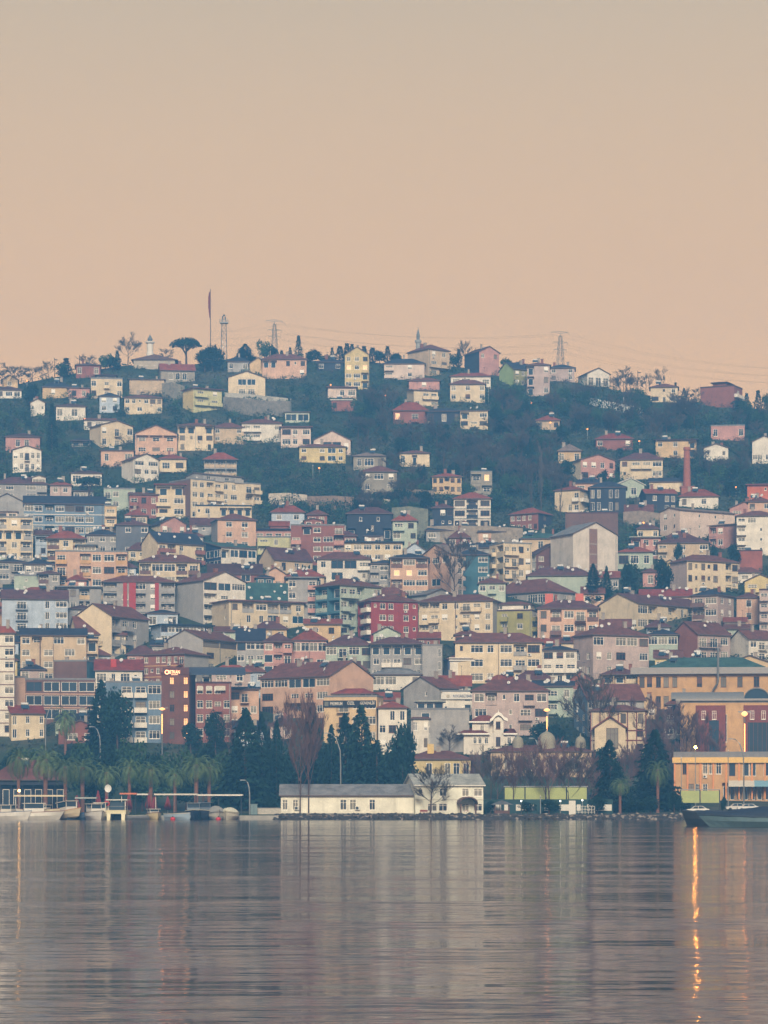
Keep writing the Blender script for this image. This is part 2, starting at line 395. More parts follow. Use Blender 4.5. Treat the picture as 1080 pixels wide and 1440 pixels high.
def roof_part(root, W, D, H, rt, rh, rc, o=.5):
    m = MB(); z = H
    if rt == 'H':
        a = [(-o, -o, z), (W+o, -o, z), (W+o, D+o, z), (-o, D+o, z)]
        if W >= D: r0, r1 = (D*.5, D/2, z+rh), (W-D*.5, D/2, z+rh)
        else: r0, r1 = (W/2, W*.5, z+rh), (W/2, D-W*.5, z+rh)
        if W >= D:
            m.quad(a[0], a[1], r1, r0); m.tri(a[1], a[2], r1); m.quad(a[2], a[3], r0, r1); m.tri(a[3], a[0], r0)
        else:
            m.tri(a[0], a[1], r0); m.quad(a[1], a[2], r1, r0); m.tri(a[2], a[3], r1); m.quad(a[3], a[0], r0, r1)
        lo = [(x, y, z-.22) for x, y, _ in a]; m.quad(*reversed(lo), 1)
        for i in range(4): m.quad(lo[i], lo[(i+1) % 4], a[(i+1) % 4], a[i], 1)
    elif rt in 'GF':
        t = .2
        if rt == 'G': E = [(-o, z-o*rh/(D/2)), (D/2, z+rh), (D+o, z-o*rh/(D/2))]; l0, l1 = -o*.7, W+o*.7; f = lambda y, zz, l: (l, y, zz)
        else: E = [(-o, z-o*rh/(W/2)), (W/2, z+rh), (W+o, z-o*rh/(W/2))]; l0, l1 = -o*.9, D+o*.5; f = lambda x, zz, l: (x, l, zz)
        for (p, pz), (q, qz) in zip(E, E[1:]):
            m.quad(f(p, pz+t, l0), f(q, qz+t, l0), f(q, qz+t, l1), f(p, pz+t, l1)); m.quad(f(p, pz, l0), f(p, pz, l1), f(q, qz, l1), f(q, qz, l0), 1)
            m.quad(f(p, pz, l0), f(q, qz, l0), f(q, qz+t, l0), f(p, pz+t, l0), 1); m.quad(f(p, pz, l1), f(p, pz+t, l1), f(q, qz+t, l1), f(q, qz, l1), 1)
        for p, pz in (E[0], E[2]): m.quad(f(p, pz, l0), f(p, pz+t, l0), f(p, pz+t, l1), f(p, pz, l1), 1)
    elif rt == 'T':
        p = .35; h = max(.4, rh)
        m.box(-.08, -.08, z, W+.08, p-.1, z+h, 2); m.box(-.08, D-p+.1, z, W+.08, D+.08, z+h, 2); m.box(-.08, p-.1, z, p-.1, D-p+.1, z+h, 2); m.box(W-p+.1, p-.1, z, W+.08, D-p+.1, z+h, 2)
        m.quad((0, 0, z+.05), (W, 0, z+.05), (W, D, z+.05), (0, D, z+.05), 0)
    elif rt == 'S':
        m.box(-.6, -.9, z, W+.6, D+.6, z+.28, 0)
        m.box(.2, .2, z+.28, W-.2, D-.2, z+.42, 0)
    elif rt == 'D':      # rising to the back
        t = .25
        m.quad((-o, -o, z+t), (W+o, -o, z+t), (W+o, D+o, z+rh+t), (-o, D+o, z+rh+t)); m.quad((-o, -o, z), (-o, D+o, z+rh), (W+o, D+o, z+rh), (W+o, -o, z), 1)
        m.quad((-o, -o, z), (W+o, -o, z), (W+o, -o, z+t), (-o, -o, z+t), 1); m.quad((-o, -o, z), (-o, -o, z+t), (-o, D+o, z+rh+t), (-o, D+o, z+rh), 1); m.quad((W+o, -o, z), (W+o, D+o, z+rh), (W+o, D+o, z+rh+t), (W+o, -o, z+t), 1)
    elif rt == 'C':      # barrel vault along the front
        n = 10
        for i in range(n):
            a, b = math.pi*i/n, math.pi*(i+1)/n
            pa, pb = (D/2-(D/2+o)*math.cos(a), z+rh*math.sin(a)), (D/2-(D/2+o)*math.cos(b), z+rh*math.sin(b))
            m.quad((-o, *pa), (W+o, *pa), (W+o, *pb), (-o, *pb))
            m.tri((-o, D/2, z), (-o, *pa), (-o, *pb), 1); m.tri((W+o, D/2, z), (W+o, *pb), (W+o, *pa), 1)
        m.quad((-o, -o, z-.01), (-o, D+o, z-.01), (W+o, D+o, z-.01), (W+o, -o, z-.01), 1)
    trim = mk('roof_trim_dark', (96, 78, 72), .8, .1) if rc != 's' else WHITEP
    return m.build('roof', [ROOF, trim, STUC], root, color=tuple(v*(.95 if rc not in 'syx' else 1) for v in lin(RC[rc])))
def B(name, label, x0, x1, eave, base, roof, rh, rc, wall, front, L=None, R=None, sf='.', sc=None, ac=None, D=None, st=3.0, fr='w', dish=0, chim=None,
      band=None, ph=None, top=None, bot=None, Y=None, cat=None, low=2.5, seed=None):
    rng = random.Random(len(FOOT)*13+5)
    px = L if L is not None else R if R is not None else (x0+x1)/2
    Y = Y or solveY(px, base); k = F/Y; H = (base-eave)/k; D0 = D or 10.0
    th = 0.0
    if L is not None: ws, wf, sg = (L-x0)/k, (x1-L)/k, 1
    elif R is not None: ws, wf, sg = (x1-R)/k, (R-x0)/k, -1
    else: ws, wf, sg = 0, (x1-x0)/k, 0
    if sg: th = math.asin(max(.08, min(.86, ws/D0))); D0 = ws/math.sin(th)
    W = wf/math.cos(th); X = wx(px, Y); rot = sg*th - math.atan2(X, Y)
    lx, ly = X, Y
    if sg < 0: lx, ly = X-W*math.cos(rot), Y-W*math.sin(rot)
    if sg == 0: lx, ly = X-W/2*math.cos(rot), Y-W/2*math.sin(rot)
    zb = zrow(base, Y)
    if name == 'apartment_building' and rng.random() < .55:      # most blocks carry one more stack of balconies
        top_row = front.split('/')[0]; cand = [i for i, ch in enumerate(top_row) if ch in 'wW']
        if len(cand) > 1:
            i = rng.choice(cand); front = '/'.join((r[:i]+rng.choice('brl')+r[i+1:]) if len(r) == len(top_row) and r[i] in 'wW' else r for r in front.split('/'))
    ct = cat or {'house': 'house', 'apartment_building': 'apartment block'}.get(name, name.replace('_', ' '))
    root = thing(name, label, ct, (lx, ly, zb), rot, 'buildings of the hillside town')
    root['group'] = 'buildings of the hillside town'
    n = max(1, round(H/st)); wc = cl(wall, rng.uniform(-.06, .06)); acc = cl(ac or wall, 0)
    m = MB(); G = -low
    # below the lowest storey: plain foundation
    for (a, b) in (((0, 0), (W, 0)), ((W, 0), (W, D0)), ((W, D0), (0, D0)), ((0, D0), (0, 0))):
        m.quad((*a, G), (*b, G), (*b, 0), (*a, 0), 0)
    facade(m, root, (0, 0, 0), (1, 0), (0, 1), W, H, n, front, fr, 0, wc, acc, 0, rng)
    lw = 1 if sc else 0
    facade(m, root, (0, D0, 0), (0, -1), (1, 0), D0, H, n, sf if sg > 0 else '.', fr, -math.pi/2, wc, acc, lw, rng)
    facade(m, root, (W, 0, 0), (0, 1), (-1, 0), D0, H, n, sf if sg < 0 else '.', fr, math.pi/2, wc, acc, lw, rng)
    m.quad((W, D0, 0), (0, D0, 0), (0, D0, H), (W, D0, H), 0)
    rhm = rh/k
    if roof == 'G':
        m.tri((0, D0, H), (0, 0, H), (0, D0/2, H+rhm), lw); m.tri((W, 0, H), (W, D0, H), (W, D0/2, H+rhm), lw)
    elif roof == 'F':
        m.tri((0, 0, H), (W, 0, H), (W/2, 0, H+rhm), 0); m.tri((W, D0, H), (0, D0, H), (W/2, D0, H+rhm), 0)
    elif roof == 'D':
        m.tri((0, D0, H), (0, 0, H), (0, D0, H+rhm), lw); m.tri((W, 0, H), (W, D0, H), (W, D0, H+rhm), lw); m.quad((W, D0, H), (0, D0, H), (0, D0, H+rhm), (W, D0, H+rhm), 0)
    mats = [STUC, mk('side_'+str(sc), C[sc] if isinstance(sc, str) else (sc or (150, 150, 150)), .88, .16, .5, 0, 0, .2) if sc else STUC]
    w = m.build('wall', mats, root, color=wc)
    sh = H/n
    if band:
        for s in range(n):
            b = MB(); b.box(-.06, -.07, H-s*sh-.22, W+.06, -.002, H-s*sh-.02) if s else None
            if s: b.build('string_course', mk('band_'+band, C[band], .8, .1), root)
    if H > 6 and rng.random() < .4:
        b = MB(); x = W*rng.choice([.03, .5, .96]); b.box(x-.06, -.13, -1, x+.06, -.01, H-.1); b.build('drainpipe', METAL if rng.random() < .5 else FRB, root)
    if top:       # differently painted upper storeys
        b = MB(); nn, cc = top
        b.box(-.03, -.03, H-.12, W+.03, 0, H-.02); b.build('cornice', mk('band_'+cc, C[cc], .8, .1), root)
    rf = roof_part(root, W, D0, H, roof, rhm, rc)
    if roof == 'T': rf.color = (*lin(RC[rc]), 1)
    def roofz(x, y):
        if roof == 'H':
            mm = min(W, D0)/2; d = min(x, W-x, y, D0-y); return H+rhm*max(0, min(1, (d+.5)/(mm+.5)))
        if roof == 'G': return H+rhm*(1-abs(y-D0/2)/(D0/2))+.15
        if roof == 'F': return H+rhm*(1-abs(x-W/2)/(W/2))+.15
        if roof == 'D': return H+rhm*y/D0+.2
        if roof == 'S': return H+.4
        return H+.05
    nch = chim if chim is not None else (rng.choice([1, 1, 2]) if roof in 'HGF' else rng.choice([0, 1]))
    for i in range(nch):
        x, y = rng.uniform(.2, .8)*W, rng.uniform(.35, .6)*D0; z = roofz(x, y)
        c = MB(); cwd = rng.uniform(.3, .5); hh = rng.uniform(1.0, 1.6)
        c.box(x-cwd, y-cwd*.8, z-.6, x+cwd, y+cwd*.8, z+hh); c.box(x-cwd-.08, y-cwd*.8-.08, z+hh, x+cwd+.08, y+cwd*.8+.08, z+hh+.12)
        c.build('chimney', mk('chimney_'+('a' if i % 2 else 'b'), (128, 84, 72) if i % 2 else (150, 140, 130), .9, .2), rf)
    for i in range(dish):
        x, y = rng.uniform(.08, .92)*W, rng.uniform(.05, .4)*D0; z = roofz(x, y)
        dd = link('satellite_dish', dish_mesh(), rf, (x, y, z+.45), rng.uniform(-.5, .5)); q = rng.uniform(.7, 1.15); dd.scale = (q, q, q)
    if rng.random() < .35 and roof in 'HGTSD':
        x, y = rng.uniform(.2, .75)*W, rng.uniform(.2, .35)*D0; z = roofz(x, y); hm_ = heater_mesh(); hh = link('water_heater', hm_, rf, (x, y, z+.1), rng.uniform(-.3, .3))
    if rng.random() < .4:
        x, y = rng.uniform(.1, .9)*W, rng.uniform(.3, .7)*D0; link('aerial', aerial_mesh(), rf, (x, y, roofz(x, y)-.2), rng.uniform(0, 3))
    if ph:        # set-back roof storey: (u0, u1, height px, wall, facade, roof type, roof colour, roof px)
        u0, u1, hp, pw_, pf, prt, prc, prh = ph
        q = link('penthouse', None, root, (u0*W, .8, H+.02)); pm = MB(); pW = (u1-u0)*W; pD = max(2.5, D0-2.2); pH = hp/k
        pn = max(1, round(pH/3)); pc = cl(pw_)
        facade(pm, q, (0, 0, 0), (1, 0), (0, 1), pW, pH, pn, pf, fr, 0, pc, pc, 0, rng)
        facade(pm, q, (0, pD, 0), (0, -1), (1, 0), pD, pH, pn, '.', fr, 0, pc, pc, 0, rng); facade(pm, q, (pW, 0, 0), (0, 1), (-1, 0), pD, pH, pn, '.', fr, 0, pc, pc, 0, rng)
        pm.quad((pW, pD, 0), (0, pD, 0), (0, pD, pH), (pW, pD, pH))
        if prt == 'F': pm.tri((0, 0, pH), (pW, 0, pH), (pW/2, 0, pH+prh/k)); pm.tri((pW, pD, pH), (0, pD, pH), (pW/2, pD, pH+prh/k))
        if prt == 'G': pm.tri((0, pD, pH), (0, 0, pH), (0, pD/2, pH+prh/k)); pm.tri((pW, 0, pH), (pW, pD, pH), (pW, pD/2, pH+prh/k))
        link('penthouse_wall', pm.mesh('penthouse_wall', [STUC]), q, color=pc)
        roof_part(q, pW, pD, pH, prt, prh/k, prc, .4)
    cs, sn = math.cos(rot), math.sin(rot)
    FOOT.append((label, lx, ly, rot, W, D0, px, base, zb+H))
    BLD[label] = (root, W, D0, H, k, rhm)
    return root
AP, HO = 'apartment_building', 'house'
# ------------------------------------------------------------------ ground sheet, water
def hillmat():
    m, t, b = newmat('hillside'); L = t.links.new
    tcn = t.nodes.new('ShaderNodeTexCoord')
    n1 = t.nodes.new('ShaderNodeTexNoise'); n1.inputs['Scale'].default_value = .035; n1.inputs['Detail'].default_value = 8; n1.inputs['Roughness'].default_value = .7
    n2 = t.nodes.new('ShaderNodeTexNoise'); n2.inputs['Scale'].default_value = .6; n2.inputs['Detail'].default_value = 6
    L(tcn.outputs['Object'], n1.inputs['Vector']); L(tcn.outputs['Object'], n2.inputs['Vector'])
    rp = t.nodes.new('ShaderNodeValToRGB'); e = rp.color_ramp.elements
    e[0].position = .36; e[0].color = (*lin((40, 58, 46)), 1); e[1].position = .68; e[1].color = (*lin((92, 86, 74)), 1)
    x = e.new(.5); x.color = (*lin((56, 68, 54)), 1)
    L(n1.outputs['Fac'], rp.inputs[0])
    mr = t.nodes.new('ShaderNodeMapRange'); mr.inputs[3].default_value = .5; mr.inputs[4].default_value = 1.4; L(n2.outputs['Fac'], mr.inputs[0])
    mx = t.nodes.new('ShaderNodeMixRGB'); mx.blend_type = 'MULTIPLY'; mx.inputs[0].default_value = 1
    L(rp.outputs[0], mx.inputs[1]); L(mr.outputs[0], mx.inputs[2]); L(mx.outputs[0], b.inputs['Base Color'])
    b.inputs['Roughness'].default_value = .95; b.inputs['Specular IOR Level'].default_value = .1
    bp = t.nodes.new('ShaderNodeBump'); bp.inputs['Strength'].default_value = .8; bp.inputs['Distance'].default_value = .6
    L(n2.outputs['Fac'], bp.inputs['Height']); L(bp.outputs[0], b.inputs['Normal'])
    return m
def make_ground():
    g = MB(); XS = [-430+i*6.5 for i in range(133)]
    YS = [496.0, 496.05] + [500+i*6 for i in range(0, 122)]
    for j, y in enumerate(YS):
        for x in XS:
            z = -2.0 if j == 0 else ground(x, y)
            if j >= 1 and y < 498: z = .85
            if y > 600: z += .5*math.sin(x*.11+y*.07)*math.sin(x*.05-y*.09) - .3
            g.v.append((x, y, z))
    n = len(XS)
    for j in range(len(YS)-1):
        for i in range(n-1):
            a = j*n+i; g.f.append((a, a+1, a+n+1, a+n)); g.m.append(0)
    o = g.build('hillside', hillmat(), smooth=True); struct(o)
make_ground()
def watermat():
    m, t, b = newmat('water'); L = t.links.new
    b.inputs['Base Color'].default_value = (.070, .048, .046, 1); b.inputs['Roughness'].default_value = .075; b.inputs['IOR'].default_value = 1.33
    tcn = t.nodes.new('ShaderNodeTexCoord')
    def layer(sx, sy, detail, rot=0.0):
        mp = t.nodes.new('ShaderNodeMapping'); mp.inputs['Scale'].default_value = (sx, sy, 1); mp.inputs['Rotation'].default_value = (0, 0, rot)
        ns = t.nodes.new('ShaderNodeTexNoise'); ns.inputs['Scale'].default_value = 1; ns.inputs['Detail'].default_value = detail; ns.inputs['Roughness'].default_value = .45
        L(tcn.outputs['Object'], mp.inputs[0]); L(mp.outputs[0], ns.inputs['Vector']); return ns.outputs['Fac']
    def scaled(s, k):
        mm = t.nodes.new('ShaderNodeMath'); mm.operation = 'MULTIPLY'; mm.inputs[1].default_value = k; L(s, mm.inputs[0]); return mm.outputs[0]
    def add(a, c):
        mm = t.nodes.new('ShaderNodeMath'); mm.operation = 'ADD'; L(a, mm.inputs[0]); L(c, mm.inputs[1]); return mm.outputs[0]
    h = add(scaled(layer(.32, .95, 2, .05), WAVE[0]), add(scaled(layer(1.1, 2.6, 1, -.06), WAVE[1]), scaled(layer(.05, .11, 1), WAVE[2])))
    patch = t.nodes.new('ShaderNodeMapRange'); patch.inputs[1].default_value = .35; patch.inputs[2].default_value = .65; patch.inputs[3].default_value = .35; patch.inputs[4].default_value = 1.35
    L(layer(.02, .035, 2, .3), patch.inputs[0])
    mm = t.nodes.new('ShaderNodeMath'); mm.operation = 'MULTIPLY'; L(h, mm.inputs[0]); L(patch.outputs[0], mm.inputs[1])
    bp = t.nodes.new('ShaderNodeBump'); bp.inputs['Strength'].default_value = 1.0; bp.inputs['Distance'].default_value = 1.0
    L(mm.outputs[0], bp.inputs['Height']); L(bp.outputs[0], b.inputs['Normal'])
    return m
WAVE = (.066, .008, .30)
w_ = MB(); w_.quad((-440, -60, 0), (440, -60, 0), (440, 496.6, 0), (-440, 496.6, 0))
struct(w_.build('water', watermat()))
# ------------------------------------------------------------------ the town, house by house (photo columns and rows of walls; distance follows from the base row)
# ---- ridge and upper slope
B(HO,'low white house with dark red hip roof beside the thick evergreen on the ridge slope',-6,30,548,560,'H',8,'t','wh','wWW',chim=1)
B(HO,'tiny cream gabled house just above the low white house with dark red roof',3,25,534,545,'F',6,'b','sa','w')
B(HO,'dark roofed house with pale wing and one cream bay under the ridge trees',60,100,544,559,'H',13,'d','sa','.w..',chim=1)
B(HO,'small pinkish two storey cottage beside the square cream block',96,126,546,560,'D',3,'b','pk','ww/bw')
B(HO,'dark brick red house on the ridge half hidden by conifers',107,141,513,530,'H',5,'t','bk','www')
B(AP,'square cream block with small set back roof storey under the mosque',128,172,533,560,'T',2,'y','cr','W.b.W',ph=(.18,.8,5,'gr','WW','S','t',1))
B(HO,'small bluish house with dark hip roof in front of the square cream block',140,168,557,580,'H',7,'d','lb','ww',chim=0)
B(HO,'cream row house with brown hip roof and small windows on the upper slope',175,228,559,581,'H',7,'b','cr','wwswWw/w.W..w')
B(HO,'whitish low house with dark red roof above the pointed cypress',79,120,571,590,'H',7,'t','wh','W.W.')
B(HO,'small derelict white gabled cottage among dark evergreens',43,63,566,582,'F',5,'y','wh','s.s')
B(HO,'long stone hall with red roof and arched windows beside the mosque',223,274,520,538,'G',11,'r','st','.aaa.',L=226,cat='hall')
B(HO,'long low building with narrow red roof under the stone hall',182,231,534,552,'D',3,'x','be','..w..')
B(AP,'yellow block with balcony front and grey stone base on the upper slope',257,312,546,581,'S',2,'b','yg','bk/bb/w.',L=272,sc='ye',ac='yg',D=8)
B(HO,'big peach house with wide brown gable and full width balconies',190,249,610,640,'F',12,'b','pe','lll/bbb',chim=0)
B(HO,'cream three storey villa with shallow brown gable and central balcony',126,187,597,629,'F',7,'b','cr','w.r.W',L=142,sf='.',D=9,chim=0)
B(HO,'low house with brown roof tucked behind the cream three storey villa',118,163,591,603,'G',5,'b','wh','wWw')
B(HO,'orange plastered house with dark red hip roof',8,56,614,633,'H',8,'t','pk','.ww.',chim=1)
B(HO,'ornate cream villa with curved gable and tiny balcony below the orange house',18,58,633,664,'F',6,'b','wh','wwrww',chim=0)
B('pavilion','little dark roofed pavilion on the wooded slope below the pointed cypress',100,127,619,628,'H',6,'d','gr','oo',chim=0)
B(HO,'low peach house with thin brown roof over a reddish bank',142,188,634,653,'D',2,'b','pe','w.W')
B(HO,'pale three storey house with arched ground floor and brown gable',171,223,645,680,'F',8,'b','wh','WW/WwW/aaaa',L=188,D=9,chim=0)
B(HO,'small house with dark red hip roof and cream balcony beside the arched pale house',224,262,645,664,'H',9,'r','cr','bb')
B(HO,'white cottage with dark red roof behind the round dark pine',100,143,665,682,'H',7,'t','wh','W.W')
B(HO,'grey low house with a strip of windows below the round dark pine',103,132,690,703,'H',4,'d','gr','WWW',chim=0)
B(AP,'long grey building with purple brown roof and white dormer beside the wooded bank',-8,66,680,704,'H',12,'p','gr','sW.gw',ph=(.72,.97,9,'wh','g','F','y',3),dish=2)
B(AP,'blue grey four storey block with white framed windows in long rows',34,148,708,768,'G',12,'d','bl','gWlWgWW.',band='wh',chim=0,D=9)
B(AP,'narrow stack of cream balconies closing the end of the blue grey block',147,164,712,770,'T',1,'y','sa','b',ac='cr',D=9,chim=0)
B(AP,'plain grey gabled house shouldering the blue grey block',-14,34,706,735,'F',12,'y','gr','..',chim=0,D=7)
B(AP,'weathered cream block with deep shaded loggias and small roof dormers',-8,46,728,790,'T',2,'y','cr','lwl/oool/lwl',ac='gr',dish=2,ph=(.1,.6,8,'pw','WW','D','p',2))
B(AP,'cream and green flat roofed house carrying white dishes beside the brick pink house',146,190,688,716,'T',2,'y','mi','WW.w',dish=3)
B(AP,'brick pink three storey house with pale framed windows and rising shed roof',182,222,696,728,'D',8,'b','bk','www')
B(AP,'cream block with blue glazed top storey next to the brick pink house',219,262,682,727,'S',2,'r','cr','oo/bW/bW',D=8)
B(AP,'grey three storey house with purple roof below the blue grey block',163,209,738,780,'H',10,'p','dg','.w.W')
B(HO,'little pink and cream gable with dark blue roof above the black roofed cream house',211,262,736,752,'F',10,'d','pk','w.w',L=226,sc='cr',D=8,chim=0,dish=4)
B(AP,'cream house with black roof and two brown boxed bays',199,287,762,805,'G',16,'d','cr','bww.b',L=222,ac='bk',D=9,dish=3)
B(AP,'cream tower house with red brown hexagonal roof and brown corner balconies',66,120,757,803,'H',12,'r','cr','lwW',ac='br',D=8)
B(AP,'peach orange apartment block with glazed roof room and orange balconies',78,179,776,828,'T',2,'y','pe','w.lWWl/W.lWWl/w.oWWl',ac='og',ph=(.3,.56,9,'wh','g','S','y',1),dish=3,D=9)
B(AP,'low grey house with dark roof crowded by many white dishes',-6,36,790,818,'H',7,'d','gr','Ww',dish=8)
B(AP,'grey house with dark roof touching the foot of the peach orange block',34,76,793,822,'H',9,'d','gr','wgw',dish=4)
B(AP,'small grey green house with dishes in front of the dark roofed grey house',20,54,810,834,'T',1,'y','mi','.s.',dish=5)
B(AP,'narrow grey house with brown boxed balcony below the peach orange block',54,84,806,836,'H',5,'p','gr','lw',ac='br',dish=2)
B(AP,'light blue block with purple brown roof behind the yellow gable',3,95,842,888,'G',14,'p','lb','.w.tW',D=11,dish=3)
B(AP,'yellow gable wall with red brown roof and orange window strip at its corner',-6,72,860,888,'F',16,'r','ye','......',L=10,sc='og',sf='ww',D=8)
B(AP,'grey block with long cream balcony bands above the yellow gables',80,173,826,860,'S',2,'y','gr','lwl.lw',ac='sa',D=9)
B(HO,'small dark red roofed house with one bright window under the grey banded block',95,134,856,876,'H',7,'t','gr','.w.')
B(AP,'tall grey block with yellow blank gable and brown roof',105,210,866,925,'G',18,'b','gr','wbw.',L=157,sc='cr',sf='.',D=11,dish=2)
B(AP,'cream house under a huge brown roof with three skylights',97,177,890,925,'G',24,'b','cr','www.tw',L=109,D=9,dish=2)
B(AP,'long beige block with dark blue roof and brown drainpipe',29,121,893,960,'G',10,'d','be','WW.g.W/W.W.g.',D=8,dish=2)
B(AP,'dark glazed stair bay at the end of the long beige block',121,138,898,955,'T',1,'d','be','o',D=7,chim=0)
B(AP,'tall narrow white block with brown floor band and red roof at the shore end',-12,21,890,1034,'H',10,'r','wh','.W',R=20,band='bb',D=9)
B(AP,'blank brown walled block with teal side wall above the banded shop front',76,137,930,972,'T',2,'y','br','...',R=122,sc='tl',D=9,dish=1)
B('shop_building','modern shop building with peach bands and green tinted glass',36,134,956,1014,'T',1,'y','br','GGGG',band='pe',D=9,cat='shop')
B(AP,'blank peach wall between the tall white block and the peach banded shop',20,37,953,1010,'T',1,'y','pe','.',D=7,chim=0)
B(HO,'white house with red roof and big red chimney beside the brick house',134,200,942,966,'G',15,'x','wh','WtWs',D=8,dish=1)
B(AP,'brick house with orange string band, brown roof and grey blank side',201,294,919,966,'H',12,'b','bk','wswwwww',R=259,sc='gr',D=11,band='og',dish=2)
B(AP,'grey blue block with white balcony stack and bay windows behind dark tree',149,227,960,1044,'T',2,'y','bl','.bbg/.bbW',ac='wh',D=8)
B(AP,'dark brown corner building with glowing sign and lit windows',227,275,948,1044,'T',2,'t','bb','.L.L/.w.L/.w.L',R=266,D=9,fr='b')
B(AP,'orange brick building with vaulted dark blue roof and white awnings',275,325,961,1040,'T',1,'t','bk','kkk./wwbw/wwtw',D=8,chim=0)
B(AP,'narrow peach house with dishes crowding its dark roof terrace',324,364,970,1026,'D',5,'d','pe','gww/kww',D=8,dish=6)
B(AP,'large peach apartment block with glazed top storey and tall blank gable',364,526,950,1024,'G',22,'b','pe','ggGGg/W.bbW/W.lkW',R=464,sf='.s.',D=15,dish=2)
B(AP,'beige office block carrying a long dark sign under a small red roof',455,539,980,1046,'T',1,'y','sa','.WwW',R=530,sf='w',D=7,st=3.2,ph=(.15,.9,5,'wh','..G','H','x',8))
B(HO,'white villa with columned porch and red brown roof behind the conifers',532,572,995,1056,'H',10,'r','wh','.tt/wWw',D=8)
B(HO,'pale wing with brown roof showing beside the broad dark conifer',580,603,1010,1056,'H',7,'b','wh','W.w',D=7)
B(AP,'grey blank gabled house with brown roof above the grey modern block',567,646,967,1004,'G',16,'b','gr','tww',L=617,sf='..s.',D=11)
B(AP,'plain grey modern block with two large dark windows and glazed roof storey',578,660,998,1056,'T',1,'y','gr','.G....',D=8,st=5,ph=(.1,.55,11,'gr','GGG','S','s',1))
B('office_building','white office with blue lettered fascia board over blue glass',622,673,973,1004,'T',1,'y','wh','s..GG/s..GG',D=7,cat='office')
B(AP,'long mauve grey block with brown hip roof and enclosed balconies',664,771,971,1034,'H',17,'b','mv','WlswbW/W.sbW',D=10,dish=3)
B(AP,'cream block with grey panels under its windows and wide brown roof',640,762,903,962,'H',15,'b','cr','sWwWlW/.WwWbW',D=10,dish=3,ac='gr')
B('office_building','modern white framed front with three large blue windows',624,713,926,962,'H',11,'b','wh','.G.G.G.',D=8,cat='office',L=631,sc='gr',st=6)
B(AP,'plain light grey cube with a single door panel beside the blue windowed front',594,622,908,962,'T',1,'y','gr','...t',D=7)
B(AP,'long cream block with corner balconies and lowered white blinds',588,706,844,905,'H',11,'b','cr','llwwwbw/kbkswkw/lb.swkw',R=693,sc='gr',D=9,dish=2)
B(AP,'olive green house with white set back roof storey',693,756,859,902,'T',2,'t','ol','.W.W.',R=748,sc='wh',sf='b',D=8,ph=(.05,.95,10,'wh','w..w','H','b',5))
B(AP,'orange peach block with brown balconies and square red chimneys',756,842,855,912,'H',13,'p','pe','wlWWl/wbWWb',ac='br',D=9,dish=3)
B(AP,'cream blank gabled block with long balcony front and purple brown roof',842,996,848,886,'G',15,'p','cr','gl.ltl.',L=897,sf='....w',D=13,dish=4,ac='cr')
B(AP,'pinkish corner house with brown balconies below the yellow and white block',973,1032,836,886,'H',10,'d','mv','bW/lW',R=1010,sf='ww',ac='br',D=9,dish=1)
B(AP,'beige pink block with glazed attic and white balcony beside the green roofed hall',806,913,892,952,'H',15,'b','mv','g.ggW/wwW.W/wwb.W',L=834,sf='ww',ac='br',D=10,dish=4)
B(AP,'mint house with a strip of attic windows and dark roof',911,953,892,930,'H',9,'d','mi','ggg/.W.',D=8)
B(AP,'pinkish grey house with brick side gable and dark iron balcony',944,1027,891,930,'G',18,'b','mv','WrW',L=981,sc='bk',sf='.',D=10,dish=3)
B(HO,'white gabled house with brown roof beside the dark iron balcony house',1026,1090,898,930,'G',13,'b','wh','Wr.',L=1053,sf='.',D=9)
# ---- right waterfront
B('public_building','long orange hall with green roof and tall blue windows',897,1092,946,1000,'H',24,'g','og','wwwww..w..w.w.w.w',D=16,cat='hall',st=5,fr='b')
B('arena_building','red and orange building with blue glass and grey vaulted roof',957,1092,988,1062,'T',1,'y','og','....ww..w.ww/.....G..s..GG',D=9,st=11,cat='hall')
B('terrace_building','low orange waterfront building with yellow parapet band and dark windows',948,1092,1066,1126,'T',9,'y','og','.w..WWW.G.GG.GG/..WWW..oooooooo',ac='ye',D=11,cat='shop',st=4)
B(HO,'cream half timbered house with red brown beams and twin brown roofs',831,908,999,1062,'H',9,'b','cr','...t.t/w...w',D=9,fr='b',ph=None)
B(HO,'grey gabled house with wide brown roof behind the half timbered house',807,906,983,1034,'G',22,'b','gr','w.w.ws.',L=826,sc='bl',sf='ww',D=9)
B(HO,'beige balcony house with brown roof squeezed beside the orange hall',846,897,948,975,'H',10,'p','be','ool/.W.',ac='cr',D=7)
B(HO,'mint house with navy roof carrying a crowd of white dishes',728,806,966,1004,'D',9,'d','mi','..bw',D=7,dish=12)
B(HO,'white house with long balcony and dark blue roof beside the panelled cream block',762,811,914,962,'H',8,'d','wh','WkW/bbb/ttG',D=8)
B('station_building','yellow station house with brown hip roof and round topped windows',571,662,1067,1096,'H',12,'b','ye','a.a.aWa',D=9,cat='station',st=5,chim=1)
B(HO,'white two storey waterfront house with pale green roof and arched porch',569,680,1104,1146,'G',15,'s',(236,224,206),'s.w.wW/.WW.wW',L=584,D=11,st=2.8,chim=0,low=.5,Y=501.5)
B('boathouse','long low white waterfront building with grey roof and paired windows',395,585,1118,1146,'G',14,'y',(234,222,204),'ww....ww.w.w..',D=8,st=4,low=.5,cat='boathouse',chim=0,Y=503)
B('restaurant','waterfront restaurant with wide red tiled roof behind the palms',-14,92,1096,1142,'H',28,'b','dk','ooooooo',D=10,Y=533,cat='restaurant',st=5,low=1,chim=0)
B(HO,'cream house with red brown roof in front of the tall narrow white block',8,62,1003,1040,'G',11,'x','cr','t.w.w',L=16,D=8,chim=0)
B('domed_pavilion','long low pavilion with red brown roof behind bare trees',690,832,1056,1092,'H',9,'b','be','.a.a.a.a.',D=9,cat='pavilion',st=5,chim=0)
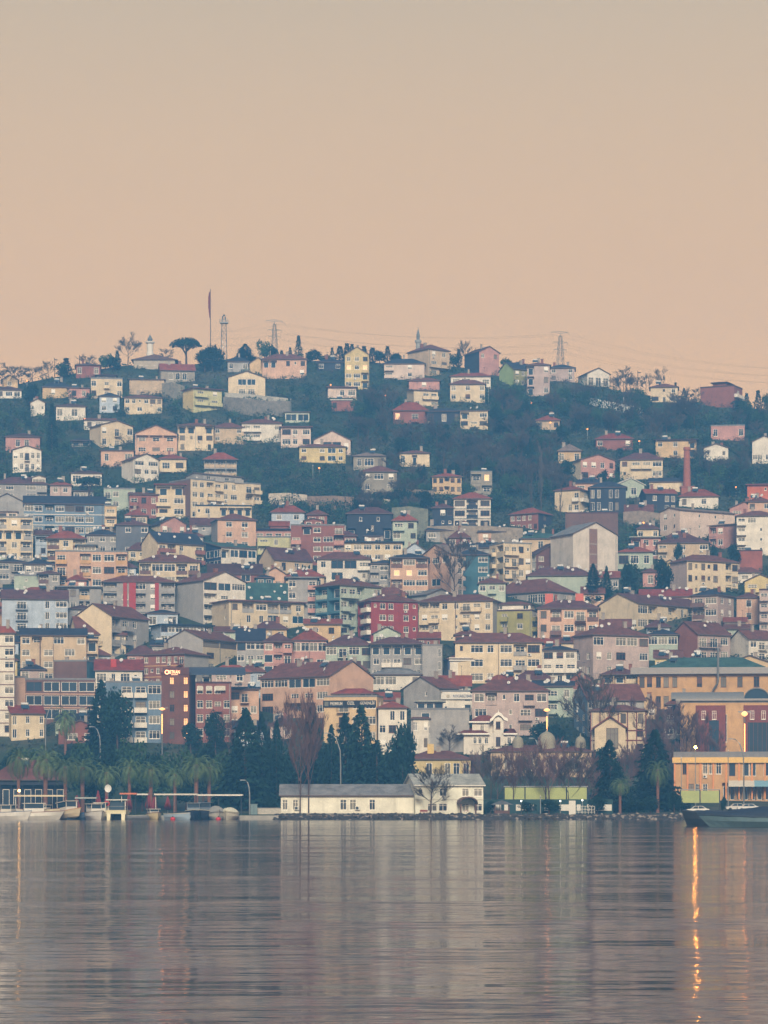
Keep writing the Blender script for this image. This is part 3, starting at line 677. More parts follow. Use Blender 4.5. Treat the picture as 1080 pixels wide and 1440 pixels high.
# ---- middle slope, centre
B(AP,'grey sided house with white balconies under a wide brown gable',246,346,816,878,'F',14,'b','wh','GGg/lb./lb.',L=286,sc='gr',D=13,ac='wh',dish=2)
B(AP,'cream house with wide brown hip roof and rows of white windows',196,281,790,826,'H',12,'b','cr','lgglb',ac='br',D=9,dish=3)
B(AP,'grey block with red vertical strips and brown roof',145,246,818,876,'H',11,'b','gr','l.gwl/lwlwl',ac='gr',D=10,dish=4)
B(AP,'red walled house with green sloping roof carrying dishes',334,418,842,856,'G',24,'g','rd','wwww',D=9,dish=6,L=344)
B(AP,'broad cream block with long grey balcony band',298,429,845,892,'S',2,'b','cr','wlWllw/.ttGkG/w.w.w.',L=322,sf='.s',ac='gr',D=11,dish=4)
B(AP,'narrow grey tower block with pink balconies',405,446,813,878,'S',2,'y','gr','W.b',ac='pk',D=9,dish=2)
B(AP,'pale green block with brown roof and dark teal balconies',443,537,822,896,'H',12,'b','mi','bbW.W/blWsW',L=478,sc='tl',sf='lo',ac='mi',D=10,dish=2)
B(HO,'white house with brown hip roof and large dark windows above the pale green block',446,521,786,818,'H',12,'b','wh','wGGb/sG.s',D=9,chim=1)
B(AP,'long cream terrace with flat dark roof below the ruined red house',455,566,763,790,'S',2,'d','cr','gWwWWwwW',D=8,dish=2)
B(AP,'bright red block with white top storey and white framed windows',503,588,844,908,'H',11,'b','rd','sww.ws/.Ww.ws/.Ww.ws',L=522,sf='ob',ac='wh',D=9,dish=2)
B(AP,'brown and peach house with dark balconies and lit orange windows',549,602,784,842,'H',8,'d','pe','lgl/LLW/lgg',ac='br',D=9)
B(AP,'tall peach gable with strip window beside the big bare tree',592,668,779,840,'F',15,'h','pe','WWW/.../.G.',R=634,sf='.w.w',sc='pw',D=9,chim=0)
B(HO,'low grey gabled roof behind the long cream block',573,640,836,850,'F',9,'y','gr','..',L=600,D=8)
B(AP,'grey house under a broad brown roof with white dormer windows and dishes',684,809,831,852,'H',21,'b','gr','ggg.gg',R=770,sf='WW',D=11,dish=6)
B(AP,'cream corner house with moulded windows and stacked balconies',688,748,764,830,'T',2,'y','cr','bwWs/bwWk',L=708,sf='bl',D=9,dish=5)
B(HO,'dark red brown gabled house beside the cream corner house',740,810,779,806,'F',17,'t','bb','w...',L=754,sc='wh',sf='ww',D=8,chim=0)
B(HO,'low dark roofed house with mint walls and dishes below the red brown gable',742,833,809,836,'H',13,'p','mi','..s.w',D=8,dish=8)
B(AP,'huge blank pale grey block with brown recessed stair strip',774,869,750,822,'F',17,'y',(204,194,182),'.....',L=806,sf='.',D=12,st=6,chim=0)
B(AP,'teal grey sided house beside the big bare tree',640,688,780,836,'H',10,'d','tl','w.W',D=8)
B(HO,'low house with long dark blue roof under the stone retaining wall',642,714,770,784,'H',9,'d','gr','wwww',D=7,dish=6)
# ---- Ottoman style and ruins
B(HO,'white Ottoman style mansion with dark framed triple windows',638,690,701,743,'H',11,'r','wh','WlW',fr='b',ac='dk',D=9,chim=0,band='dk')
B(HO,'dark purple house with small white windows beside the white mansion',608,638,714,742,'H',8,'p','dk','.ww/.ss',D=7)
B(HO,'red timbered Ottoman style house over a white ground floor',717,776,721,746,'H',10,'r','bk','wwwww/wwdww',R=757,sc='dk',sf='w',D=8,chim=0)
B(HO,'small beige house with red brown hip roof above the white mansion',608,649,670,694,'H',7,'r','sa','wwlww',fr='b',D=8)
B(HO,'square raw concrete house with flat roof beside the small beige house',662,692,664,696,'T',1,'y','st','lL/bl',D=8)
B(HO,'grey beige house with white shutters and brown hip roof on the terraced bank',508,558,663,692,'H',10,'b','st','kWk/w.b',D=9,chim=0)
B(HO,'grey beige house with low roof behind the white shuttered house',497,543,641,660,'H',7,'h','st','wWw',D=8,chim=1)
B(HO,'cream and grey house alone in the wooded gully',562,604,637,655,'H',6,'b','cr','w.o..',D=8)
B(HO,'ruined dark house with red lower wall and sagging purple roof',488,551,722,758,'H',11,'p','dk','.s.s./o.o.o',D=8,chim=0)
B(HO,'house with fan shaped glazed attic behind the yellow house',441,493,619,637,'F',13,'h','pw','kGGk/W..W',D=9,chim=0,seed=1)
B(HO,'yellow house with brown hip roof in front of the fan attic house',421,486,628,650,'H',6,'b','ye','w.wGw',D=8)
B(HO,'beige house with plain brown roof next to the cream villa with high loggia',299,343,601,622,'H',9,'b','be','w.w',D=8)
B(HO,'grey cream house with brown roof and long balcony',340,396,595,620,'H',8,'b','wh','bb.w',D=8,dish=2)
B(HO,'pinkish cream house with flat brown roof beside the grey cream house',395,437,601,628,'S',2,'b','pw','WwW',D=8)
B('greenhouse','small greenish glazed shed on the upper slope',401,435,580,594,'D',3,'y','mi','GG',D=5,chim=0)
B(HO,'cream villa with high open loggia and brown roof',250,300,598,634,'H',6,'b','cr','oo.o/wswW/t.wt',D=9,fr='b')
B(HO,'grey balcony house with dark red roof above the big cream block',287,333,646,670,'H',12,'r','gr','lll',ac='be',D=8)
B(AP,'big stepped cream apartment block with stacked balconies and brown blank side',238,368,674,730,'T',2,'y','cr','Wwlbww.Wb/WwbbwW.Wb',L=268,sc='br',D=12,dish=5,ph=(.2,.75,9,'gr','wbwb','G','h',4))
B(AP,'low yellow house with dark roof terrace under the big cream block',275,354,712,740,'T',2,'d','cr','sw.oooo',D=7,dish=3)
B(AP,'salmon block with brown hip roof and four white windows',297,360,730,772,'H',11,'b','pe','.W.W.',L=306,sc='gr',D=10,chim=0)
B(HO,'pink house with dark roof and red barrel vaulted top',359,411,745,762,'S',2,'d','pk','bbbb',D=8,ph=(.4,.9,5,'bk','..','C','r',9))
B(AP,'olive yellow house with terrace above the broad brown roof',362,434,756,780,'T',1,'y','yg','bt.w',D=6)
B(HO,'low beige house under a broad plain brown roof',364,440,786,806,'G',18,'p','be','.w.wss',L=386,D=9,dish=2,chim=1)
B(AP,'red brown block with two arched dormers and white windows',409,484,739,792,'T',2,'y','bk','.oW.w/b.Wgl',ac='pk',D=9,ph=(.25,.6,7,'bk','aa','F','y',3),dish=2)
B(HO,'modern white and blue house with teal shed roof and long white balcony',289,361,770,800,'D',11,'g','wh','oGGG/.b.G',ac='wh',D=9,L=311,sc='nv',sf='GG')
B(HO,'dark red roofed house with long white skylight box',293,368,806,820,'G',14,'t','bk','w..G.',D=7,dish=2)
B(HO,'small orange gable with red roof beside the white skylight box',371,403,808,822,'F',10,'r','pe','w.',D=7,dish=3)
B(HO,'low house with long red roof dotted with white dishes',402,456,811,828,'H',12,'r','be','www',D=7,dish=7)
B(AP,'cream house with brown roof, grey gable and white window strip',236,334,898,944,'G',13,'b','cr','gg/W./W.',L=285,sc='gr',D=10,dish=3)
B(AP,'grey blue house with dark roof terrace beside the salmon pink block',333,372,901,950,'G',18,'d','gr','Ggg/Wbb',ac='mi',D=8,dish=3)
B(AP,'salmon pink block with dark windows beside the grey blue house',371,411,902,950,'H',14,'p','pk','WlW/GlW',D=8,dish=3)
B(AP,'pink block with white glazed top storey and red brown roof',411,459,900,942,'H',18,'r','pk','gggg/wWb',D=9,dish=4,ac='cr')
B(AP,'mint grey block with white window strips and dark red roof',458,522,907,944,'H',16,'p','mi','gWgW/W.WtW',D=9,dish=3)
B(AP,'grey teal block with plant filled top terrace and white balcony',521,596,905,955,'H',11,'p','gr','ooooo/wbbWW/WWWW',ac='wh',D=9,dish=2,st=3.2)
B(HO,'small house with grey mansard roof and white dormers',524,592,948,968,'H',9,'y','wh','gg.w',D=6,chim=0)
B(AP,'pale house with white glazed terrace and dark flat roof',212,298,879,905,'S',2,'d','lb','ggggggg',L=226,D=8,dish=3)
# ---- upper slope, right half
B(HO,'big grey beige ridge house with brown hip roof and stacked balconies',573,632,490,529,'H',10,'b','be','ww/bb/bl',L=603,D=12)
B(HO,'whitish low ridge house with dark roof beside the big ridge house',540,597,511,532,'H',9,'d','pw','b.w.',D=8)
B(HO,'dark walled ridge house with a pink plastered front',653,702,494,528,'F',8,'t','pk','w.w/....',L=674,sc='dk',D=10,chim=1)
B(HO,'green gabled house with olive front on the ridge',702,751,518,543,'G',11,'d','ol','kw.',L=722,sc=(150,170,112),D=9)
B(HO,'grey pink three storey house with corner balconies on the ridge',741,773,513,556,'H',6,'b','mv','o.w',D=9)
B(HO,'lilac house with dark roof under the pylon',772,808,517,536,'H',7,'d','mv','w.w',D=8)
B(HO,'pale cream house with brown roof behind its brown roofed twin',634,690,529,545,'H',7,'r','wh','WW.b',D=7)
B(HO,'cream house with wide brown hip roof in front of its pale twin',633,682,540,564,'H',8,'b','cr','w.w.w',D=7)
B(HO,'low house with brown roof above the cream balcony house on the gully edge',575,618,535,547,'H',6,'b','pk','.w.',D=7)
B(HO,'cream house with white balcony on the gully edge',572,616,549,573,'D',6,'b','cr','.bb/w.b',D=8,L=582)
B(HO,'red roofed house with one lit window on the gully edge',553,602,577,594,'H',14,'r','bk','L.b.',D=8)
B(HO,'dark long house with white windows beside the red roofed gully house',600,648,578,597,'H',6,'d','dk','W.w.W',D=7)
B(HO,'cream house with terraced front at the end of the gully row',647,686,578,601,'D',5,'b','cr','o.W/WbW',D=8,dish=2)
B(HO,'lonely little house with red hip roof and a lamp in the trees',754,787,591,604,'H',9,'r','be','w.w',D=7)
B(HO,'house with grey brown pyramid roof above the pink gabled house',785,817,634,652,'H',12,'h','sa','w.w',D=7,chim=1)
B(HO,'white balcony house with dark gable on the ridge beyond the pylon',813,857,525,543,'F',8,'t','wh','rrr/wGw',L=826,D=9,chim=0)
B(HO,'two tone cream and pink house with hip roof alone on the ridge',915,953,544,566,'H',7,'b','cr','wsw/WdW',D=8,chim=0)
B(AP,'brick red block with flat roof and white balconies on the ridge end',985,1044,543,573,'T',2,'t','bk','...',R=1032,sf='b',ac='wh',D=9,ph=(.35,.75,6,'bk','..','S','t',1))
B(HO,'house half hidden in scrub with a faded red roof',838,890,617,630,'H',10,'x','bk','w..w',D=8)
B(HO,'pink gabled house with white shutters and cream side',800,865,646,675,'F',8,'r','pk','kkwk/W.bk',L=817,sc='cr',D=9,chim=0)
B(HO,'cream house with purple hip roof and flat balcony front',872,932,646,673,'H',12,'p','cr','wbbW/s..W',D=9,chim=1)
B(HO,'beige cube house with dark red slab roof behind the brick chimney',922,979,619,643,'S',2,'t','sa','w.w.o',D=9)
B(HO,'pink flat roofed house in the woods with a lamp beside it',1000,1047,599,618,'T',1,'y','pk','w..w',D=8)
B(HO,'small white house among scrub below the pink flat roofed house',990,1024,630,646,'F',6,'y','wh','s.s',D=7)
B(HO,'grey white villa on the slope below the ridge end block',1058,1092,621,650,'F',8,'y','wh','w.w/WW',D=8)
B(HO,'mint house with white gable near the brick chimney',856,906,681,700,'F',9,'s','mi','t.W.',D=8,L=868,chim=0)
B(HO,'low cream shed with dark roof beside the mint gabled house',913,964,677,690,'G',6,'d','cr','....',D=6)
B(HO,'dark timber house with red roof and bright white windows',900,951,694,720,'G',8,'r','dk','.w.tt',L=908,D=9)
B(HO,'white house under a spreading red roof at the foot of the brick chimney',955,1010,698,713,'H',12,'r','wh','w.w.',D=8)
B(HO,'orange red house with thin roof in the trees',1051,1092,682,708,'S',2,'r',(196,110,80),'..s.',D=8)
B(AP,'long blank pinkish wall block with small windows at its narrow end',928,1034,717,762,'G',5,'h','pw','...s..s...',L=956,sf='ws',D=9,chim=1)
B(HO,'pink house with sloping roof and loggia balconies beside the long pinkish block',997,1039,739,770,'D',6,'b','pk','lw',R=1018,D=9,ac='pk')
B(AP,'white block with stacked balconies at the edge of the wooded slope',1036,1092,725,780,'H',9,'b','wh','bW.W/b.sw',D=9)
B(HO,'pink flat roofed house with dark windows above the mint walled house',888,929,756,785,'S',2,'s','pk','oww',D=8)
B(HO,'beige house with wide purple brown hip roof and overgrown balcony',925,996,763,790,'H',12,'p','be','b.w.W',D=9)
B(HO,'mint walled house with red purple hip roof beside the blank pale block',869,918,776,798,'H',9,'r','mi','WWw',D=8)
B(HO,'tiny pink house between two dark evergreens',904,924,804,826,'H',6,'p','pk','w',D=6)
B(AP,'yellow and white block with brown roof and pinkish side',942,1038,788,838,'H',11,'b','cr','wswsw.lW',L=966,sc='mv',D=9,fr='b')
B(HO,'small red brown box house beside the yellow and white block',1038,1072,775,800,'T',1,'t',(150,90,76),'..',D=7)
B(HO,'peach house with purple roof below the red brown box house',1036,1070,840,876,'H',8,'p','pe','.w.',D=8)
B(AP,'mauve block cut by the edge of the wooded gully',1068,1094,830,890,'T',1,'t','mv','bW',D=8)
B(HO,'cream house with red brown roof and white corner balconies',780,832,688,722,'H',8,'r','cr','..wb',R=815,sf='b',D=9,ac='wh')
B(HO,'dark blue timber house with rows of narrow windows',829,880,685,720,'H',10,'d','dk','tt.tt.',D=8)
B(HO,'blank brown walled building above the huge pale grey block',795,869,722,756,'T',1,'t','br','....',D=8,chim=0)
# ---- more houses showing between the others
B(HO,'teal house with white frames beside the modern white and blue house',360,384,812,836,'H',5,'d','tl','ww',D=6)
B(HO,'grey house with purple roof behind the peach orange block',122,166,752,778,'H',9,'d','gr','www',D=7,dish=3)
B(AP,'pale block with brown roof between the red strip block and grey sided house',207,250,862,884,'H',6,'d','lb','W.W',D=7)
B(HO,'low green roofed terrace house by the red timbered house',732,790,757,776,'H',9,'g','be','bwb',D=7,dish=3)
B(HO,'grey house with dark roof between the long cream terrace and peach gable',520,560,792,832,'H',6,'d','gr','bWb',D=7,dish=2)
B(HO,'mint low house with brown roof between pale block and dark evergreens',868,900,838,858,'H',7,'p','mi','ww',D=7)
B(HO,'long low house with red roof and white dishes behind the cream blank gable',900,972,838,852,'G',10,'x','be','wwww',D=6,dish=5)

B(HO,'salmon ridge house with long brown roof and columned veranda',369,431,505,530,'H',10,'b','pe','oo.wsw/....w',D=9)
B(HO,'wide cream gabled house with stacked white balconies on the ridge slope',321,373,531,556,'F',9,'t','cr','.GG./.rr./.bb.',D=9,chim=0)
B(HO,'small grey house with dark hip roof beside the lattice mast',320,350,508,522,'H',8,'d','gr','w.w',D=6)
B(HO,'little cream gable between grey house and salmon ridge house',351,375,511,524,'F',8,'b','sa','.s.',D=6)
B(HO,'narrow yellow ridge house with lit windows and stepped brown roofs',485,519,499,546,'F',11,'b','ye','www/LwL/WWo',D=9)
B(HO,'low dark ridge house hidden by round evergreens',446,482,509,521,'H',7,'d','dk','w.w',D=7)
B(HO,'low pinkish house with wide roof below the narrow yellow ridge house',461,501,545,560,'S',2,'b','pw','.wW',D=7)
B(HO,'tiny red walled hut with white tarpaulin roof below the pinkish house',466,500,563,577,'D',4,'s','bk','w..s',D=6)
# ------------------------------------------------------------------ smaller houses that show in the gaps of the dense town
def short(l):
    for s in (' with ', ' beside ', ' in front ', ' above ', ' below ', ' behind ', ' under ', ' on ', ' carrying ', ' at ', ' between ', ' by ', ' next ', ' along ', ' and ', ' over ', ' among ', ' half ', ' tucked '):
        l = l.split(s)[0]
    return ' '.join(l.split()[:6])
def infill(n_max):
    rng = random.Random(77); own = len(FOOT); used = set(x[0] for x in FOOT); cnt = 0; made = []
    info = []
    def reg(f):
        _, lx, ly, rot, W, D, cpx, cb, zt = f; k = F/ly; cs = [(lx+u*math.cos(rot)-v*math.sin(rot), ly+u*math.sin(rot)+v*math.cos(rot)) for u in (0, W) for v in (0, D)]
        P = [540+x/y*F for x, y in cs]; info.append((min(P), max(P), cb, HR-(zt-CZ)/ly*F, cs))
    for f in FOOT: reg(f)
    def ins(X, Y, pad):
        for (_, lx, ly, rot, W, D, *_r) in FOOT:
            dx, dy = X-lx, Y-ly; c, s = math.cos(rot), math.sin(rot); u, v = dx*c+dy*s, -dx*s+dy*c
            if -pad < u < W+pad and -pad < v < D+pad: return True
        return False
    walls = [('cr', 'cream'), ('wh', 'white'), ('gr', 'grey'), ('be', 'beige'), ('pk', 'pink'), ('pe', 'peach'), ('mi', 'mint'), ('bk', 'brick red'), ('mv', 'mauve'), ('sa', 'sand coloured'), ('lb', 'pale blue'), ('ye', 'yellow')]
    roofs = [('b', 'brown'), ('r', 'red brown'), ('p', 'purple brown'), ('d', 'dark'), ('b', 'brown')]
    fr = ['w.w', 'Ww', 'bw', 'wsw', 'WW', 'lw', 'wbw', 'g.w', 'ww', 'kW']
    for t in range(16000):
        if cnt >= n_max: break
        px = rng.uniform(-4, 1084); row = rng.uniform(705, 1046)
        if 430 < px < 800 and row < 760 and not (600 < px < 700 and row > 745): continue
        if row < 745 and 360 < px < 530: continue
        if px > 860 and row < 880 and rng.random() < .6: continue
        Y = solveY(px, row); k = F/Y; W = rng.uniform(4.8, 10); st = rng.choice([1, 2, 2, 3]); h = st*2.9; D = rng.uniform(4.2, 6.5); rh = rng.uniform(1.5, 2.4)
        a, b = px-W*k/2, px+W*k/2; top = row-(h+rh)*k; X = wx(px, Y)
        rot = -math.atan2(X, Y); c, s = math.cos(rot), math.sin(rot)
        if any(ins(X+(u-W/2)*c-v*s, Y+(u-W/2)*s+v*c, .5) for u in (0, W*.33, W*.66, W) for v in (0, D/2, D)): continue
        bad = False; vis = [top+40]*5; cols = [a+(b-a)*q for q in (.05, .28, .5, .72, .95)]; vrow = [row]*5
        for fa, fb, cb, ev, cs in info:
            if fb < a-1 or fa > b+1: continue
            if cb < row-1:
                if ev < row and top < cb-.45*(cb-ev): bad = True; break
            else:
                for i, q in enumerate(cols):
                    if fa-1 < q < fb+1: vrow[i] = min(vrow[i], ev-3)
            if any(abs(x-X) < W/2+.3 and Y-.3 < y < Y+D+.3 for x, y in cs): bad = True; break
        if bad: continue
        see = [v-top for v in vrow]
        if sum(1 for v in see if v > (rh+1.0)*k) < 2: continue
        wk, wn_ = rng.choice(walls); rk, rn = rng.choice(roofs); near = sorted(range(own), key=lambda i: (FOOT[i][1]+FOOT[i][4]/2-X)**2+(FOOT[i][2]-Y)**2*1.5)
        lab = None
        for j in near[:4]:
            for ad in (['tiny', 'little'] if st == 1 else ['small', 'plain'] if st == 2 else ['narrow', 'slim']):
                l = f"{ad} {wn_} house with {rn} roof wedged {'behind' if FOOT[j][2] < Y-3 else 'below' if FOOT[j][2] > Y+3 else 'beside'} the {short(FOOT[j][0])}"
                if l not in used: lab = l; break
            if lab: break
        if not lab: continue
        used.add(lab); sp = '/'.join(rng.choice(fr) for _ in range(2))
        B(HO, lab, a, b, row-h*k, row, rng.choice('HHHGFD'), rh*k, rk, wk, sp, D=D, dish=rng.choice([0, 0, 1, 2]), Y=Y); reg(FOOT[-1]); cnt += 1
    print('INFILL', cnt)
infill(130)
# ------------------------------------------------------------------ plants
def leafquad(m, c, s, rng, mi=0):
    a = rng.uniform(0, 6.28); t = rng.uniform(-1, 1); q = math.sqrt(1-t*t)
    n = Vector((q*math.cos(a), q*math.sin(a), t)); u = n.orthogonal().normalized()*s; w = n.cross(u)*rng.uniform(.5, .9)
    c = Vector(c); m.quad(tuple(c-u*.9), tuple(c-w), tuple(c+u), tuple(c+w), mi)
def crown_conifer(h, r, seed, n=1500, droop=.25):
    rng = random.Random(seed); m = MB(); lay = int(h*1.5)
    for i in range(n):
        t = rng.random()**1.35; z = h*(.06+.94*t); env = r*(1-t)**.85*(1+.22*math.sin(t*lay*6.28)+.15*math.sin(seed+t*9))+.12
        a = rng.uniform(0, 6.28); env *= 1+.22*math.sin(3*a+seed+t*5)
        rr = env*math.sqrt(rng.uniform(.15, 1)); d = Vector((math.cos(a), math.sin(a), 0))
        c = d*rr + Vector((0, 0, z-droop*rr*.5)); L_ = (.22+.3*(1-t))*(r/2.2)**.5; W = L_*.45; s = Vector((-d.y, d.x, 0))*W
        tip = c + d*L_ - Vector((0, 0, L_*rng.uniform(.0, .6))); up = Vector((0, 0, rng.uniform(.05, .25)))
        m.tri(tuple(c-s), tuple(tip), tuple(c+s+up)); m.tri(tuple(c-s*.6+up), tuple(c-d*L_*.6), tuple(c+s*.5-up*2))
    return m.mesh('crown', [LEAFD])
def crown_broad(h0, h1, r, seed, mat, n=1400, lobes=9, s=.24):
    rng = random.Random(seed); m = MB(); L = []
    for i in range(lobes):
        a = rng.uniform(0, 6.28); q = rng.uniform(0, .62)*r; zz = h0+(h1-h0)*rng.uniform(.25, .8)
        L.append((Vector((q*math.cos(a), q*math.sin(a), zz)), rng.uniform(.36, .58)*min(r, (h1-h0)*.6)))
    for i in range(n):
        c, q = rng.choice(L); v = Vector((rng.gauss(0, 1), rng.gauss(0, 1), rng.gauss(0, 1))).normalized()*q*rng.uniform(.55, 1.06)
        leafquad(m, c+v, s*rng.uniform(.6, 1.3), rng)
    return m.mesh('crown', [mat])
def crown_column(h, r, seed, mat, n=900, s=.2):
    rng = random.Random(seed); m = MB()
    for i in range(n):
        t = rng.random(); e = r*(math.sin(min(1, t*1.35+.12)*math.pi*.75))*(1.05-t*.75)*(1+.15*math.sin(t*22+seed)); a = rng.uniform(0, 6.28); q = e*rng.uniform(.5, 1.05)
        leafquad(m, (q*math.cos(a), q*math.sin(a), h*(.03+.96*t)), s*rng.uniform(.6, 1.2), rng)
    return m.mesh('crown', [mat])
def bare(h, r, seed, up=.5, mat=None, levels=4, trunk=.16, first=.25):
    """trunk mesh and a crown of branches and twigs"""
    rng = random.Random(seed); T = MB(); K = MB()
    tp = [(0, 0, 0)]; x = y = 0
    for i in range(1, 7): x += rng.uniform(-.06, .06)*h*.15; y += rng.uniform(-.06, .06)*h*.15; tp.append((x, y, h*.78*i/6))
    T.tube(tp, [trunk*(1-.13*i) for i in range(7)], 6)
    def br(p, d, l, rad, lv):
        p = Vector(p); q = p + d*l*.5 + Vector((rng.uniform(-1, 1), rng.uniform(-1, 1), rng.uniform(-.3, 1)))*l*.06
        e = q + (d+Vector((rng.uniform(-.2, .2), rng.uniform(-.2, .2), up*.35))).normalized()*l*.5
        K.tube([tuple(p), tuple(q), tuple(e)], [rad, rad*.75, rad*.45], 3, 0, False)
        if lv == 0: return
        for i in range(5 if lv > 1 else 7):
            t = rng.uniform(.3, 1); s = p.lerp(e, t)
            nd = (d + Vector((rng.uniform(-1, 1), rng.uniform(-1, 1), rng.uniform(-.5, .8)+up*.4))*.85).normalized()
            br(s, nd, l*rng.uniform(.45, .68), max(.028, rad*.55), lv-1)
    nb = 9
    for i in range(nb):
        t = first+(1-first)*i/nb; k = min(5.99, t*6); a = Vector(tp[int(k)]).lerp(Vector(tp[int(k)+1]), k-int(k)); an = i*2.4+rng.uniform(-.5, .5)
        d = Vector((math.cos(an), math.sin(an), up+rng.uniform(0, .4))).normalized()
        br(a, d, r*(1.05-.45*t)*rng.uniform(.75, 1.1), trunk*.42*(1.1-t*.6), levels-2)
    return T.mesh('trunk', [BARK]), K.mesh('branches', [mat or TWIG])
def palm_meshes(h, r, seed):
    rng = random.Random(seed); T = MB(); K = MB()
    T.lathe([(.42, 0), (.34, .3), (.30, h*.4), (.34, h*.8), (.5, h*.93), (.3, h)], 9)
    for i in range(46):
        a = i*2.39996; e0 = R_(80-110*(i/46)**.8)+rng.uniform(-.1, .1); l = r*rng.uniform(.85, 1.1); p = Vector((0, 0, h*.97)); el = e0; d2 = Vector((math.cos(a), math.sin(a), 0)); s2 = Vector((-d2.y, d2.x, 0))
        pts = [p]
        for j in range(7): q = pts[-1] + (d2*math.cos(el)+Vector((0, 0, math.sin(el))))*l/7; pts.append(q); el -= R_(13+6*j*.5)
        for j in range(7):
            a_, b_ = pts[j], pts[j+1]; w0 = .42*math.sin(min(1, (j+.6)/4.5)*1.57)*(1 if j < 5 else .55)
            for sgn in (-1, 1):
                for k in range(3):
                    c = a_.lerp(b_, (k+.1)/3); c2 = a_.lerp(b_, (k+.75)/3); tip = c2 + s2*sgn*w0*1.3 + (b_-a_).normalized()*.25 - Vector((0, 0, .22*w0+.1))
                    K.tri(tuple(c), tuple(c2), tuple(tip))
    return T.mesh('trunk', [PALMT]), K.mesh('fronds', [LEAFP])
def trunk_mesh(h, r): m = MB(); m.tube([(0, 0, -.5), (0, 0, h*.5), (.05, 0, h)], [r, r*.8, r*.45], 7); return m.mesh('trunk', [BARK])
LIB = {}
def lib(key, f):
    if key not in LIB: LIB[key] = f()
    return LIB[key]
def plant(name, cat, label, X, Y, z, h, kind, wid=1.0, var=0, group=None, rz=None):
    """kind: conifer, cypress, broad, olive, bare, barep, poplar, palm, pine, bush"""
    rng = random.Random(int(X*13+Y*7+h*3)); t = thing(name, label, cat, (X, Y, z-.15), rz if rz is not None else rng.uniform(0, 6.28), group)
    U = 10.0     # unit height of the shared meshes
    if kind == 'conifer': tr = lib(('t', 1), lambda: trunk_mesh(U*.8, .16)); cw = lib(('con', var % 3), lambda: crown_conifer(U, 2.3, var % 3+1))
    elif kind == 'cypress': tr = lib(('t', 2), lambda: trunk_mesh(U*.6, .14)); cw = lib(('cyp', var % 2), lambda: crown_column(U, 1.3, var % 2+4, LEAFD))
    elif kind == 'broad': tr = lib(('t', 3), lambda: trunk_mesh(U*.6, .25)); cw = lib(('bro', var % 4), lambda: crown_broad(U*.12, U, 4.2, var % 4+11, LEAFD if var % 2 else LEAFG, 1700, 12, .34))
    elif kind == 'bush': tr = lib(('t', 4), lambda: trunk_mesh(U*.4, .3)); cw = lib(('bus', var % 3), lambda: crown_broad(-U*.1, U, 7.0, var % 3+31, LEAFS if var % 3 != 1 else LEAFG, 700, 9, .6))
    elif kind == 'pine':
        def pine():
            rng2 = random.Random(3); m = MB(); T = MB(); T.tube([(0, 0, 0), (.1, 0, 3), (.3, 0, 6)], [.5, .4, .35], 8)
            for i in range(9):
                a = i*.7; T.tube([(.1, 0, 3+i*.3), (2.2*math.cos(a), 2.2*math.sin(a), 6.4), (4.2*math.cos(a), 4.2*math.sin(a), 7.6)], [.2, .14, .06], 5)
            for i in range(2600):
                a = rng2.uniform(0, 6.28); q = math.sqrt(rng2.random()); wob = 1+.14*math.sin(a*5+1)+.08*math.sin(a*9); rr = 5.9*q*wob
                leafquad(m, (rr*math.cos(a), rr*math.sin(a), 6.7+2.9*math.sqrt(max(0, 1-q*q))*rng2.uniform(.2, 1)+.3*math.sin(a*4)), .33*rng2.uniform(.6, 1.2), rng2)
            return T.mesh('trunk', [BARK]), m.mesh('crown', [LEAFD])
        tr, cw = lib('pine', pine)
    elif kind == 'palm': tr, cw = lib(('palm', var % 3), lambda: palm_meshes(U*.72, 3.6, var % 3+1))
    elif kind == 'poplar': tr, cw = lib(('pop', var % 2), lambda: bare(U, 2.0, var % 2+61, 1.9, TWIG, 4, .13, .12))
    elif kind == 'barep': tr, cw = lib(('bap', var % 3), lambda: bare(U, 4.4, var % 3+71, .75, TWIGP, 5, .17, .2))
    else: tr, cw = lib(('bar', var % 4), lambda: bare(U, 4.6, var % 4+51, .55, TWIG, 5, .2, .28))
    s = h/U
    for me in (tr, cw):
        o = link(me.name.split('.')[0], me, t); o.scale = (s*wid, s*wid, s)
    return t
def tree(name, label, px, base, top, kind, wpx=None, Y=None, var=0, group=None, cat='tree', rz=None):
    if Y is None: X, Y, z, k = at(px, base)
    else: X = wx(px, Y); z = ground(X, Y); k = F/Y
    h = (HR-top)/F*Y+CZ-z
    nat = {'conifer': 5.0, 'cypress': 2.6, 'broad': 9.4, 'bare': 9.5, 'barep': 9, 'poplar': 4.4, 'palm': 7.4, 'pine': 12.6, 'bush': 13.5}[kind]*h/10
    return plant(name, cat, label, X, Y, z, h, kind, (wpx/k/nat) if wpx else 1.0, var, group, rz)
# waterfront conifers
G1 = 'tall dark conifers of the waterfront park'
tree('conifer_tree','broad dark conifer standing beside the narrow peach house with dishes',345,1136,997,'conifer',86,Y=545,var=0,group=G1)
tree('conifer_tree','slim dark conifer next to the broad conifer in the park',368,1134,1004,'conifer',51,Y=552,var=1,group=G1)
tree('conifer_tree','slim conifer touching the tall reddish bare tree',389,1134,1012,'conifer',45,Y=549,var=2,group=G1)
tree('conifer_tree','dark pointed conifer rising behind the tall reddish bare tree',440,1132,989,'conifer',54,Y=556,var=0,group=G1)
tree('conifer_tree','short conifer beside the curved street lamp',466,1134,1018,'conifer',45,Y=548,var=2,group=G1)
tree('conifer_tree','dark conifer in front of the long sign on the beige office',486,1134,1003,'conifer',67,Y=550,var=1,group=G1)
tree('conifer_tree','tall dark conifer reaching up to the long sign of the beige office',508,1135,992,'conifer',75,Y=546,var=0,group=G1)
